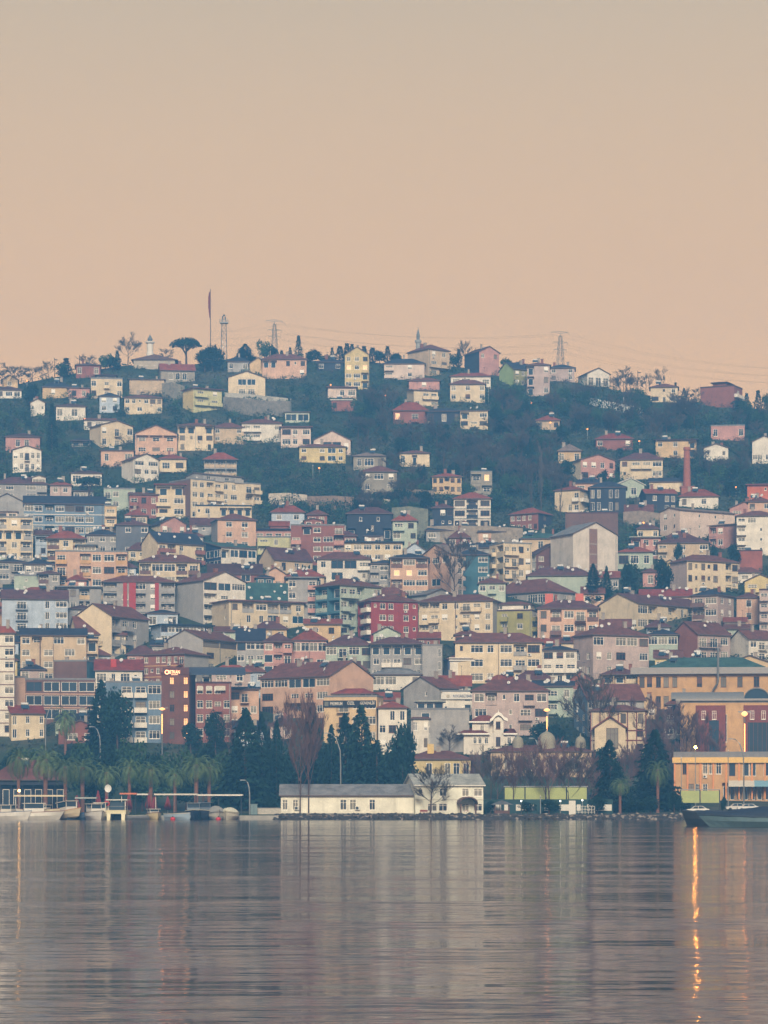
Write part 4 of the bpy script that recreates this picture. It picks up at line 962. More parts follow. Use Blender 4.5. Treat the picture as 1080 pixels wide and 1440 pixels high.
tree('conifer_tree','low conifer between the tall conifers and the white boathouse roof',530,1135,1040,'conifer',67,Y=540,var=2,group=G1)
tree('evergreen_tree','broad dark evergreen in front of the white villa with porch',566,1134,1003,'broad',60,Y=552,var=1)
tree('conifer_tree','dark conical conifer near the green wall and rocky shore',857,1140,1040,'conifer',70,Y=524,var=1,group=G1)
tree('conifer_tree','dark conifer with palm growing under it by the yellow hoarding',921,1139,1026,'conifer',81,Y=535,var=0,group=G1)
tree('conifer_tree','large dark two topped conifer before the grey blue balcony block',142,1060,955,'conifer',60,var=2,group=G1)
tree('evergreen_tree','dark rounded evergreen before the grey blue balcony block',165,1062,966,'broad',62,var=3)
tree('evergreen_tree','small dark evergreen between brown corner building and orange brick building',268,1060,1010,'broad',40,var=1)
tree('evergreen_tree','dark round evergreen under the white awnings of the orange brick building',303,1062,998,'broad',40,var=3)
tree('evergreen_tree','green hedge like evergreen below the mauve grey block',762,1062,1008,'broad',54,var=1)
# waterfront bare trees
tree('bare_tree','tall reddish bare tree standing against the boathouse gable end',422,1146,990,'barep',64,Y=500,var=0)
tree('bare_tree','tall reddish bare tree forming a pair with the boathouse gable tree',434,1146,984,'barep',64,Y=502.5,var=1)
tree('bare_tree','small bare tree before the white two storey waterfront house',605,1148,1078,'bare',72,Y=497.8,var=1)
GB = 'bare winter trees of the waterfront park'
for i, (px, b, tp, w) in enumerate([(690, 1142, 1058, 40), (722, 1143, 1052, 60), (745, 1143, 1060, 50), (772, 1143, 1046, 70), (800, 1143, 1056, 64), (826, 1142, 1066, 50)]):
    tree('bare_tree', 'bare brown tree rising in front of the domed pavilion', px, b, tp, 'barep' if i % 2 else 'bare', w, Y=512+4*(i % 3), var=i, group=GB)
for i, (px, b, tp, w) in enumerate([(905, 1060, 985, 60), (938, 1066, 990, 64), (965, 1072, 1000, 58), (985, 1084, 1010, 50), (948, 1098, 1040, 50), (1008, 1090, 1034, 36), (925, 1085, 1020, 60), (890, 1090, 1050, 46)]):
    tree('bare_tree', 'purple brown bare tree between half timbered house and red arena building', px, b, tp, 'barep', w, var=i, group=GB)
tree('bare_tree','large bare tree with spreading crown before the grey gabled house',838,1058,950,'bare',90,var=2)
tree('bare_tree','large bare tree standing between long cream block and peach gable',640,852,760,'bare',72,var=3)
tree('bare_tree','reddish bare tree beside the dark round evergreen and awnings',322,1064,1010,'barep',40,var=1)
tree('bare_tree','wispy bare tree behind the conifers and peach block',398,1060,1000,'barep',46,var=2)
tree('bare_tree','grey bare bush like tree at the side of the grey modern block',632,1062,1024,'bare',44,var=0)
# palms
GP = 'palms along the boat quay'
for i, (px, tp, w, Y) in enumerate([(26, 1040, 62, 515), (64, 1036, 66, 520), (92, 1042, 66, 516), (116, 1056, 58, 528), (150, 1058, 58, 522), (182, 1060, 60, 526), (212, 1056, 60, 520), (246, 1058, 56, 524), (276, 1050, 60, 518), (294, 1048, 58, 521)]):
    tree('palm_tree', 'palm tree with shaggy trunk on the quay behind the small boats', px, 1140, tp+((i*7) % 5-2)*4, 'palm', w*(.9+.07*((i*3) % 5)), Y=Y, var=i, group=GP)
tree('palm_tree','tall palm beside the cream house with red brown roof',92,1076,982,'palm',50,var=1)
tree('palm_tree','palm growing under the dark conifer by the yellow hoarding',925,1140,1056,'palm',52,Y=520,var=0)
tree('palm_tree','small bushy palm at the foot of the dark conical conifer',872,1142,1084,'palm',46,Y=512,var=2)
# green mass behind palms
for i, (px, tp, w, Y) in enumerate([(40, 1052, 60, 548), (84, 1046, 66, 552), (118, 1040, 62, 556), (150, 1044, 60, 550), (185, 1038, 70, 556), (215, 1046, 64, 550), (245, 1052, 66, 548), (286, 1042, 66, 553), (318, 1052, 60, 549), (130, 1076, 66, 536), (200, 1078, 70, 536), (262, 1082, 60, 538)]):
    tree('evergreen_tree', 'leafy evergreen in the green belt behind the quay palms', px, 1130, tp, 'broad', w, Y=Y, var=i, group='evergreens of the green belt behind the palms')
for i, (px, tp, w, Y) in enumerate([(690, 1122, 20, 503), (742, 1126, 34, 504), (772, 1120, 40, 505), (840, 1118, 36, 506), (895, 1124, 50, 504), (915, 1118, 44, 507), (948, 1108, 30, 508), (380, 1118, 30, 508), (1018, 1116, 12, 514)]):
    tree('shrub', 'dark clipped shrub at the rocky shore edge', px, 1146, tp, 'broad', w, Y=Y, var=i*2+1, group='shrubs along the rocky shore', cat='shrub')
# hill top trees
tree('pine_tree','big umbrella pine with flat spreading crown on the ridge',262,514,473,'pine',44)
tree('evergreen_tree','dense dark evergreen below the lattice tower on the ridge',299,523,480,'broad',44,var=1)
tree('evergreen_tree','dark evergreen beneath the flagpole on the ridge',288,524,490,'broad',34,var=3)
tree('bare_tree','large rounded bare tree on the ridge beside the mosque',180,514,474,'bare',44,var=0)
tree('bare_tree','bare tree between mosque minaret and umbrella pine',234,514,490,'bare',28,var=1)
tree('bare_tree','bare tree behind the dark walled ridge house with pink front',655,517,480,'bare',28,var=2)
tree('bare_tree','bare tree standing behind the two tone house alone on the ridge',928,556,519,'bare',22,var=3)
GR = 'trees along the skyline ridge'
rr = random.Random(5)
sky_trees = [(20,543,514,'bare',40),(45,540,516,'bare',34),(68,533,508,'bare',20),(93,530,503,'cypress',18),(88,532,510,'broad',24),(120,524,500,'bare',30),(148,522,497,'broad',20),(160,522,500,'broad',24),(165,518,492,'cypress',10),
 (345,508,483,'conifer',26),(372,508,478,'broad',22),(384,508,486,'broad',16),(396,508,492,'cypress',9),(408,508,488,'cypress',8),(420,508,471,'cypress',12),(440,510,491,'broad',24),(456,510,499,'broad',18),
 (467,510,488,'cypress',8),(478,510,486,'cypress',16),(488,510,482,'cypress',14),(495,510,483,'cypress',12),(512,510,486,'cypress',14),(524,510,488,'cypress',16),(534,511,492,'broad',20),(545,511,486,'cypress',12),(556,511,494,'broad',18),
 (638,516,496,'broad',24),(645,516,490,'cypress',10),(712,524,503,'broad',22),(728,528,505,'broad',20),
 (862,548,530,'bare',22),(880,550,518,'bare',22),(895,553,530,'bare',24),(908,555,526,'bare',18),(938,560,546,'cypress',8),(950,562,537,'cypress',8),(962,564,545,'cypress',8),(978,566,546,'bare',20),(1050,578,552,'cypress',10),(1066,580,548,'cypress',12),(1078,580,552,'broad',14),(1040,577,560,'broad',26),(4,546,520,'bare',30),(340,506,490,'broad',20),(435,508,494,'cypress',10),(560,512,498,'broad',16),(690,520,506,'broad',16)]
for i, (px, b, tp, kd, w) in enumerate(sky_trees):
    nm = {'bare': 'bare_tree', 'cypress': 'cypress_tree', 'conifer': 'conifer_tree', 'broad': 'evergreen_tree'}[kd]
    lb = {'bare': 'leafless tree standing on the skyline ridge', 'cypress': 'narrow dark cypress standing on the skyline ridge', 'conifer': 'ragged dark conifer on the ridge between flagpole and pylon', 'broad': 'dark bushy evergreen standing on the skyline ridge'}[kd]
    tree(nm, lb, px, b, tp, kd, w*(1.5 if kd == 'cypress' else 1.3), var=i, group=GR)
# slope trees
tree('cypress_tree','tall pointed cypress on the slope below the derelict white cottage',73,640,566,'cypress',22)
tree('evergreen_tree','thick dark evergreen above the small derelict white cottage',44,572,536,'broad',36,var=1)
tree('pine_tree','round dark pine between white cottage and grey low house',125,704,668,'pine',34)
tree('poplar_tree','tall pale leafless poplar in the wooded gully',761,716,612,'poplar',26)
tree('poplar_tree','shorter pale leafless poplar beside the tall poplar',747,720,655,'poplar',20,var=1)
tree('poplar_tree','bare poplar before the cream house with white corner balconies',789,730,672,'poplar',16,var=1)
tree('conifer_tree','small pointed conifer on the terraced bank',590,716,690,'conifer',14,var=1)
tree('conifer_tree','ragged dark conifer at the foot of the huge pale grey block',834,846,792,'conifer',34,var=0)
tree('conifer_tree','pointed dark conifer beside the ragged conifer at the pale grey block',853,846,795,'conifer',22,var=2)
tree('evergreen_tree','large dark evergreen beside the mint walled house',886,846,782,'broad',40,var=1)
tree('evergreen_tree','large dark evergreen before the yellow and white block',932,842,784,'broad',40,var=3)
tree('evergreen_tree','dark evergreen on the balcony corner of the beige purple roofed house',954,800,758,'broad',18,var=1)
tree('evergreen_tree','round evergreen below the pink loggia house',1005,802,764,'broad',16,var=3)
tree('evergreen_tree','round evergreen under the white stacked balcony block',1032,800,760,'broad',26,var=1)
tree('evergreen_tree','dark evergreen before the pink gabled house with white shutters',848,690,660,'broad',24,var=3)
tree('evergreen_tree','dark evergreen at the side of the pink gabled house',797,690,640,'broad',34,var=1)
# wooded gullies: individually placed look-alikes
def inside(X, Y, pad=1.5):
    for (_, lx, ly, rot, W, D, *_r) in FOOT:
        dx, dy = X-lx, Y-ly; c, s = math.cos(rot), math.sin(rot); u, v = dx*c+dy*s, -dx*s+dy*c
        if -pad < u < W+pad and -pad < v < D+pad: return True
    return False
def covers(px, top, base):
    """would a plant at this column, from row top to base, stand in front of a visible house front?"""
    for (_, lx, ly, rot, W, D, cpx, cb, zt) in FOOT:
        k = F/ly; a = 540+lx/ly*F; b = a+W*math.cos(rot)*k
        ev = HR-(zt-CZ)/ly*F
        if a-2 < px < b+2 and base > cb-1 and top < cb-5 and base < cb+60: return True
    return False
zones = [(500,560,600,735,120),(600,610,800,705,150),(690,560,800,610,50),(800,560,1080,612,90),(860,620,1000,690,30),(985,600,1085,705,60),(240,540,560,600,60),(330,615,500,690,70),(0,585,130,700,70),(870,700,1085,870,60),(430,690,600,715,26),(0,545,260,660,50),(560,700,720,720,16),(370,690,520,735,40),(60,690,200,780,16),(780,700,900,860,20)]
GW = 'trees of the wooded hillside'
rng = random.Random(21); nw = 0
for (xa, ra, xb, rb, n) in zones:
    for i in range(n):
        if nw >= 285: break
        px, row = rng.uniform(xa, xb), rng.uniform(ra, rb)
        if row < lerp_tab(RG, px)+8: continue
        X, Y, z, k = at(px, row); kd = rng.choice(['bare', 'bare', 'bare', 'broad', 'broad', 'broad', 'conifer' if rng.random() < .4 else 'broad'])
        h = rng.uniform(5, 9) if kd != 'broad' else rng.uniform(3.5, 7)
        if inside(X, Y, 2.5) or covers(px, row-h*k, row): continue
        nm = {'bare': 'bare_tree', 'barep': 'bare_tree', 'broad': 'evergreen_tree', 'conifer': 'conifer_tree'}[kd]
        lb = {'bare': 'leafless grey brown tree in the wooded hillside', 'barep': 'leafless purplish tree in the wooded hillside', 'broad': 'dense evergreen tree in the wooded hillside', 'conifer': 'small conifer growing in the wooded hillside'}[kd]
        plant(nm, 'tree', lb, X, Y, z, h, kd, rng.uniform(.8, 1.25), rng.randrange(12), GW); nw += 1
# tree belt behind the boathouse and under the town
for i, (px, tp, w, Y) in enumerate([(356, 1060, 70, 560), (385, 1050, 70, 564), (410, 1046, 66, 566), (452, 1048, 66, 564), (476, 1056, 60, 560), (500, 1050, 66, 562), (525, 1056, 62, 560), (548, 1052, 60, 562), (575, 1062, 56, 558), (20, 1050, 60, 568), (60, 1056, 56, 566)]):
    tree('evergreen_tree', 'dark evergreen in the dense belt behind the white boathouse' if px > 300 else 'dark evergreen in front of the tall narrow white block', px, 1130, tp, 'broad', w, Y=Y, var=i*2+1, group='evergreens of the belt under the town')
for i, (px, b, tp, w) in enumerate([(735, 1090, 1062, 40), (720, 1078, 1040, 46), (655, 1086, 1056, 40), (690, 1084, 1050, 36), (800, 1080, 1036, 50), (845, 1086, 1048, 44), (780, 1052, 1014, 40), (930, 1078, 1040, 50)]):
    tree('evergreen_tree', 'low dark evergreen among the bare park trees', px, b, tp, 'broad', w, var=i*2+1, group='evergreens among the bare park trees')
for i, (px, tp, w, Y) in enumerate([(668, 1062, 50, 574), (700, 1060, 54, 570), (728, 1064, 48, 566), (752, 1058, 52, 572), (786, 1060, 54, 568), (812, 1058, 54, 573), (838, 1064, 48, 569), (880, 1050, 54, 570), (905, 1046, 50, 574)]):
    tree('bare_tree', 'purplish bare tree in the thicket before the domed pavilion', px, 1120, tp, 'barep', w, Y=Y, var=i, group=GB)
# scrub that nobody could count
def scrub():
    rng = random.Random(9); m = MB(); cnt = 0
    for i in range(60000):
        if cnt > 9500: break
        px, row = rng.uniform(-30, 1110), rng.uniform(515, 1060)
        if row < lerp_tab(RG, px)+1: continue
        X, Y, z, k = at(px, row)
        if row > 760 and rng.random() < .7: continue
        if inside(X, Y, .9): continue
        r = rng.uniform(.5, 1.7); cnt += 1
        if covers(px, row-r*1.6*k, row): r *= .5
        for j in range(14):
            v = Vector((rng.gauss(0, .6), rng.gauss(0, .6), abs(rng.gauss(.3, .4))))*r
            leafquad(m, Vector((X, Y, z-.2))+v, rng.uniform(.18, .42)*r**.5, rng)
    o = m.build('hillside_scrub', LEAFS); o['kind'] = 'stuff'; o['label'] = 'low winter scrub and brambles covering the hillside'; o['category'] = 'scrub'
scrub()
def woods():
    rng = random.Random(31); m = MB(); cnt = 0
    for i in range(40000):
        if cnt > 2300: break
        xa, ra, xb, rb, n = rng.choice(zones); px, row = rng.uniform(xa, xb), rng.uniform(ra, rb)
        if row < lerp_tab(RG, px)+5: continue
        X, Y, z, k = at(px, row); r = rng.uniform(1.0, 2.6)
        if inside(X, Y, r+.5) or covers(px, row-r*2.2*k, row): continue
        cnt += 1; mi = rng.choice([0, 0, 1, 2]); c = Vector((X, Y, z+r*.7))
        for j in range(int(34*r)):
            v = Vector((rng.gauss(0, 1), rng.gauss(0, 1), rng.gauss(0, .8))).normalized()*r*rng.uniform(.4, 1.05)
            leafquad(m, c+v, rng.uniform(.16, .34)*(1.15 if mi < 2 else .7), rng, mi)
    for (_, lx, ly, rot, W, D, cpx, cb, zt) in FOOT:
        if cb > 900: continue
        for q in range(int(W/(2.2 if cb < 730 else 4))):
            u = rng.uniform(-1, W+1); v = rng.uniform(-2.6, -.9); X, Y = lx+u*math.cos(rot)-v*math.sin(rot), ly+u*math.sin(rot)+v*math.cos(rot)
            if inside(X, Y, .4): continue
            r = rng.uniform(.6, 1.2)*(1.45 if cb < 700 else 1); c = Vector((X, Y, ground(X, Y)+r*.4)); mi = rng.choice([0, 1, 2])
            for j in range(int(30*r)):
                w = Vector((rng.gauss(0, 1), rng.gauss(0, 1), rng.gauss(0, .8))).normalized()*r*rng.uniform(.4, 1.05); leafquad(m, c+w, rng.uniform(.13, .26), rng, mi)
        if cb < 715:                      # bigger bushes and small trees crowding the upper houses
            for q in range(3):
                u = rng.choice([rng.uniform(-2.6, .6), rng.uniform(W-.6, W+2.6)]); v = rng.uniform(-3.2, 1.0); X, Y = lx+u*math.cos(rot)-v*math.sin(rot), ly+u*math.sin(rot)+v*math.cos(rot)
                if inside(X, Y, .7): continue
                r = rng.uniform(1.1, 2.3); c = Vector((X, Y, ground(X, Y)+r*.8)); mi = rng.choice([0, 1, 1, 2])
                for j in range(int(40*r)):
                    w = Vector((rng.gauss(0, 1), rng.gauss(0, 1), rng.gauss(0, 1))).normalized()*r*rng.uniform(.45, 1.05); leafquad(m, c+w, rng.uniform(.16, .32)*(1 if mi < 2 else .6), rng, mi)
    o = m.build('hillside_woods', [LEAFD, LEAFG, TWIG]); o['kind'] = 'stuff'; o['label'] = 'mass of small trees and bushes filling the wooded gullies'; o['category'] = 'woods'
woods()
# ------------------------------------------------------------------ walls on the hillside
def hwall(label, pts, rgb, t=.5, name='retaining_wall'):
    """pts (column, top row, base row)"""
    m = MB(); P = []
    for px, tp, b in pts:
        Y = solveY(px, b); X = wx(px, Y); P.append((X, Y-1.2, zrow(b, Y)-2.0, zrow(tp, Y)+.3))
    for a, b in zip(P, P[1:]):
        m.quad((a[0], a[1], a[2]), (b[0], b[1], b[2]), (b[0], b[1], b[3]), (a[0], a[1], a[3])); m.quad((a[0], a[1]+t, a[3]), (a[0], a[1], a[3]), (b[0], b[1], b[3]), (b[0], b[1]+t, b[3]))
        m.quad((b[0], b[1]+t, b[2]), (a[0], a[1]+t, a[2]), (a[0], a[1]+t, a[3]), (b[0], b[1]+t, b[3]))
    a, b = P[0], P[-1]
    m.quad((a[0], a[1]+t, a[2]), (a[0], a[1], a[2]), (a[0], a[1], a[3]), (a[0], a[1]+t, a[3])); m.quad((b[0], b[1], b[2]), (b[0], b[1]+t, b[2]), (b[0], b[1]+t, b[3]), (b[0], b[1], b[3]))
    tag(m.build(name, mk('wall_'+'_'.join(map(str, rgb)), rgb, .95, .4, .9, .8)), label, 'wall')
hwall('long stone retaining wall under the white Ottoman style mansion',[(600,742,757),(640,741,759),(690,742,760),(735,745,762)],(146,134,120))
hwall('overgrown grey stone retaining wall beside the ruined dark house',[(551,716,752),(575,714,754),(602,718,752)],(116,118,104))
hwall('broken whitewashed garden wall on the terraced bank',[(514,703,713),(530,702,714),(557,706,715)],(196,184,170))
hwall('pale stone terrace wall above the red brown dormer block',[(378,696,708),(405,695,709),(432,698,709)],(186,174,158))
hwall('brown earth coloured terrace wall on the bank below the wooded slope',[(432,700,712),(470,699,714),(512,702,716)],(128,110,98))
hwall('grey stone road wall below the big peach ridge house',[(314,560,574),(345,562,580),(375,566,584),(408,566,582)],(120,116,110))
hwall('pale kerb wall of the road crossing the upper slope',[(316,554,560),(350,556,562),(405,562,568)],(170,166,156),.3)
hwall('white guard wall slanting down the wooded ridge slope',[(824,560,565),(848,565,570),(875,570,575),(905,575,581)],(224,224,220),.3)
hwall('grey stone wall beside the stone hall on the ridge',[(228,541,558),(245,540,562),(260,545,560)],(126,122,112))
hwall('long terrace wall of dry stone behind the white shuttered house',[(558,690,704),(580,690,706),(610,692,706)],(124,112,98))
hwall('beige garden wall above the long pinkish block',[(876,722,734),(900,720,736),(930,724,734)],(140,126,114))
# ------------------------------------------------------------------ mosque, minarets, masts
def bx(m, *a): m.box(*a); return m
def mosque():
    X, Y, z, k = at(216, 518); s = 1/k; t = thing('mosque', 'stone mosque with pyramid roof on the ridge beside the umbrella pine', 'mosque', (X, Y, z))
    m = MB(); m.box(-28*s, 0, -2, 30*s, 9, 12*s); m.build('wall', mk('mosque_stone', (170, 158, 140), .9, .2, .6, .3), t)
    r = MB(); a = [(-32*s, -.6, 12*s), (34*s, -.6, 12*s), (34*s, 9.6, 12*s), (-32*s, 9.6, 12*s)]; p = (0, 4.5, 23*s)
    for i in range(4): r.tri(a[i], a[(i+1) % 4], p)
    r.quad(*reversed(a)); r.build('roof', ROOF, t, color=lin((110, 84, 78)))
    for i in range(5):
        me, w, h = window_mesh(1.1, 1.6, 'a', 'w'); link('window', me, t, (-20*s+i*9*s, -.02, 1.0))
def minaret(label, px, base, top, Y, shaft, col_):
    X = wx(px, Y); z0 = zrow(base, Y); H = zrow(top, Y)-z0; t = thing('minaret', label, 'minaret', (X, Y, z0)); r = shaft
    m = MB(); m.lathe([(r*1.2, -2), (r*1.2, H*.12), (r, H*.16), (r, H*.58), (r*.02, H*.58)], 12); m.build('shaft', mk(col_+'_minaret', {'white': (210, 204, 192), 'grey': (150, 150, 146)}[col_], .7, .1), t)
    b = MB(); b.lathe([(r, H*.52), (r*1.5, H*.57), (r*1.5, H*.62), (r*1.35, H*.62), (r*.8, H*.60)], 12); b.build('gallery', MATS[col_+'_minaret'], t)
    u = MB(); u.lathe([(r*.75, H*.58), (r*.75, H*.72), (r*.9, H*.73), (r*.05, H*.95), (.05, H*.96), (.05, H), (0, H)], 12); u.build('spire', mk('lead', (104, 108, 112), .5, .1), t)
mosque()
minaret('white minaret with balcony and pointed cap rising from the mosque', 211, 500, 469, 990, 1.1, 'white')
minaret('thin distant minaret spire behind the big grey beige ridge house', 588, 510, 459, 1010, .8, 'grey')
def lattice(m, w0, w1, H, n, r=.09, z0=0):
    c = [(-1, -1), (1, -1), (1, 1), (-1, 1)]
    def P(i, t): w = w0+(w1-w0)*t; return (c[i % 4][0]*w, c[i % 4][1]*w, z0+H*t)
    for i in range(4):
        m.tube([P(i, 0), P(i, 1)], [r*1.3, r], 4)
        for j in range(n):
            m.tube([P(i, j/n), P(i+1, (j+1)/n)], [r*.7]*2, 3); m.tube([P(i+1, j/n), P(i, (j+1)/n)], [r*.7]*2, 3); m.tube([P(i, (j+1)/n), P(i+1, (j+1)/n)], [r*.6]*2, 3)
PYL = []
def pylon(label, px, base, top, Y):
    X = wx(px, Y); z0 = zrow(base, Y); H = zrow(top, Y)-z0; t = thing('pylon', label, 'pylon', (X, Y, z0), .3)
    m = MB(); lattice(m, H*.085, H*.03, H*.9, 7, .06); m.tube([(0, 0, H*.88), (0, 0, H)], [.14, .05], 4); m.build('lattice_body', METAL, t)
    for q, w in ((.60, .14), (.76, .17), (.98, .20)):
        a = MB()
        for sgn in (-1, 1):
            a.tube([(sgn*.1, 0, H*q+.35), (sgn*H*w, 0, H*q)], [.1, .06], 4); a.tube([(sgn*.1, 0, H*q-.35), (sgn*H*w, 0, H*q)], [.1, .06], 4); a.tube([(sgn*H*w, 0, H*q), (sgn*H*w, 0, H*q-.8)], [.07, .05], 4)
        a.build('cross_arm', METAL, t)
    PYL.append((X, Y, z0, H))
pylon('lattice power pylon on the ridge near the tall flagpole', 386, 508, 450, 1004)
pylon('lattice power pylon on the ridge above the lilac house', 788, 530, 466, 978)
def wire(a, b, sag, label, i):
    m = MB(); pts = []
    for j in range(25):
        t = j/24; pts.append((a[0]+(b[0]-a[0])*t, a[1]+(b[1]-a[1])*t, a[2]+(b[2]-a[2])*t-sag*4*t*(1-t)))
    m.tube(pts, [.02]*25, 3); tag(m.build('power_line', DARKM), label, 'cable', 'power lines strung between the ridge pylons')
for i, q in enumerate((.60, .76, .98)):
    for sgn in (-1, 1):
        w = (.14, .17, .20)[i]; A, Bq = PYL
        pa = (A[0]+sgn*A[3]*w*.95, A[1]+sgn*A[3]*w*.29, A[2]+A[3]*q-.8); pb = (Bq[0]+sgn*Bq[3]*w*.95, Bq[1]+sgn*Bq[3]*w*.29, Bq[2]+Bq[3]*q-.8)
        wire(pa, pb, 3.0, 'thin power line sagging between the two ridge pylons', i)
        wire(pb, (wx(1130, 930)+sgn*2, 930, zrow(540-i*10, 930)), 2.5, 'thin power line running from the pylon past the ridge end', i)
        wire(pa, (wx(300, 1020)+sgn*2, 1020, zrow(486-i*10, 1020)), 1.0, 'thin power line running from the pylon towards the flagpole', i)
def latt_tower():
    Y = 998; X = wx(315, Y); z0 = zrow(508, Y); H = zrow(450, Y)-z0; t = thing('lattice_tower', 'steel lattice mast with platform and antennas on the ridge', 'mast', (X, Y, z0))
    m = MB(); lattice(m, 1.05, .8, H, 8, .065); m.build('lattice_body', METAL, t)
    p = MB(); p.box(-1.5, -1.5, H-1.2, 1.5, 1.5, H-1.0); 
    for a in (-1.5, 1.45):
        for zz in (H-.5, H+.0): p.box(-1.5, a, zz, 1.5, a+.06, zz+.07); p.box(a, -1.5, zz, a+.06, 1.5, zz+.07)
        for b in (-1.5, -.5, .5, 1.44): p.box(a, b, H-1, a+.06, b+.06, H+.07); p.box(b, a, H-1, b+.06, a+.06, H+.07)
    p.build('platform', METAL, t)
    a = MB(); a.box(-.7, -.3, H, -.3, .3, H+1.4); a.box(.3, -.3, H, .7, .3, H+1.2); a.tube([(0, 0, H), (0, 0, H+2.4)], [.08, .05], 5); a.box(-.35, -.2, H+1.4, .35, .2, H+1.9); a.build('antenna', DARKM, t)
latt_tower()
def flagpole():
    Y = 996; X = wx(296, Y); z0 = zrow(512, Y); H = zrow(408, Y)-z0; t = thing('flagpole', 'tall slender flagpole with furled dark red flag on the ridge', 'flagpole', (X, Y, z0))
    m = MB(); m.tube([(0, 0, 0), (0, 0, H*.5), (0, 0, H)], [.22, .17, .1], 7); m.lathe([(0, H), (.2, H+.1), (.2, H+.25), (0, H+.4)], 8); m.build('pole', mk('pole_rust', (110, 84, 76), .6, .15), t)
    f = MB(); n = 16
    for i in range(n):
        z1, z2 = H*(.98-.36*i/n), H*(.98-.36*(i+1)/n); w1, w2 = [.25+.5*math.sin(3.1*(j/n)**.7)*(1+.2*math.sin(j*2.2)) for j in (i, i+1)]
        for y1, y2 in ((.25, -.2), (-.2, .25)): f.quad((-.1, y1, z1), (-.1-w1, y2, z1), (-.1-w2, y2, z2), (-.1, y1, z2))
    f.build('flag', mk('flag_red', (120, 44, 46), .8, .15), t)
flagpole()
def mast(label, px, base, top):
    X, Y, z, k = at(px, base); H = zrow(top, Y)-z; t = thing('mast', label, 'mast', (X, Y, z)); m = MB(); m.tube([(0, 0, 0), (0, 0, H)], [.16, .1], 6); m.build('pole', BARK, t); a = MB(); a.box(-.2, -.08, H-.9, 1.0, .08, H-.6); a.build('cross_arm', BARK, t)
mast('wooden utility mast among bare trees on the ridge shoulder', 77, 536, 503); mast('small mast beside the dark brick red ridge house', 112, 524, 499); mast('wooden utility mast by the bare trees beyond the pylon', 897, 556, 521)
def stack():
    X, Y, z, k = at(966, 698); H = zrow(629, Y)-z; t = thing('brick_chimney', 'tall old brick factory chimney rising from the trees', 'chimney', (X, Y, z))
    m = MB(); m.lathe([(1.25, -1), (1.15, H*.3), (.92, H*.93), (1.1, H*.94), (1.1, H), (.7, H), (.7, H-.6)], 14); m.build('shaft', mk('old_brick', (150, 92, 76), .9, .25, 1.5, .4), t, smooth=False)
    b = MB(); b.box(-1.9, -1.9, -2, 1.9, 1.9, 2.6); b.box(-2.1, -2.1, 2.6, 2.1, 2.1, 2.9); b.build('plinth', mk('old_brick', (150, 92, 76)), t)
stack()
# ------------------------------------------------------------------ writing and extra parts on single buildings
def text_mesh(s, size, depth=.04):
    c = bpy.data.curves.new('lettering', 'FONT'); c.body = s; c.size = size; c.extrude = depth; c.align_x = 'CENTER'; c.align_y = 'CENTER'; c.offset = size*.012
    o = bpy.data.objects.new('lettering', c); me = bpy.data.meshes.new_from_object(o); bpy.data.objects.remove(o); me.materials.clear(); return me
def lettering(parent, s, loc, width, height, mat, name='lettering'):
    me = text_mesh(s, 1.0); me.materials.append(mat); xs = [v.co.x for v in me.vertices]; ys = [v.co.y for v in me.vertices]
    o = link(name, me, parent, loc); o.rotation_euler = (R_(90), 0, 0); o.scale = (width/(max(xs)-min(xs)), height/(max(ys)-min(ys)), 1); return o
def bld(frag):
    for l, v in BLD.items():
        if frag in l: return v
def signs():
    r, W, D, H, k, rh = bld('long dark sign'); m = MB(); w = W*.985; m.box(-.1, -.32, H-2.2, w, -.02, H-.75)
    s = m.build('sign_board', mk('sign_black', (34, 30, 34), .4, .05), r); u = w/73
    lettering(s, 'PREMIUM', (u*18, -.36, H-1.47), u*17, .72, WHITEP); lettering(s, 'ÖZEL', (u*38.5, -.36, H-1.4), u*10, .86, WHITEP); lettering(s, 'GÜVENLİK', (u*61.5, -.36, H-1.4), u*21, .86, WHITEP)
    q = MB(); q.box(u*1.5, -.35, H-1.95, u*7, -.325, H-1.0); q.build('emblem', mk('sign_emblem', (110, 108, 96), .5), s)
    r, W, D, H, k, rh = bld('blue lettered fascia'); m = MB(); m.box(-.3, -.5, H-1.7, W+.1, -.02, H-.35); s = m.build('sign_board', WHITEP, r)
    lettering(s, 'KOCAELİ BAROSU', (W*.635, -.53, H-1.0), W*.66, .82, mk('sign_navy', (34, 44, 84), .5, .05))
    q = MB(); q.tube([(W*.16, -.53, H-1.02), (W*.16, -.5, H-1.02)], [.42, .42], 14); q.build('emblem', mk('emblem_grey', (170, 160, 140), .5), s)
    r, W, D, H, k, rh = bld('glowing sign'); m = MB(); m.box(.2, -.2, H-.1, W+.02, -.1, H+1.5); s = m.build('sign_board', mk('sign_brown', (92, 56, 52), .7, .1), r)
    z = H+.45; q = MB(); q.tube([(1.3, -.28, z), (1.3, -.2, z)], [.52, .52], 16); q.build('emblem', SIGNO, s); q = MB(); q.tube([(1.3, -.31, z), (1.3, -.285, z)], [.3, .3], 14); q.build('emblem_centre', mk('sign_brown2', (120, 50, 40)), s)
    lettering(s, 'BETKAN', (W*.46, -.24, z), W*.42, .75, SIGNO); q = MB(); q.box(W*.36, -.24, z-.62, W*.6, -.2, z-.52); q.build('underline', SIGNO, s)
signs()
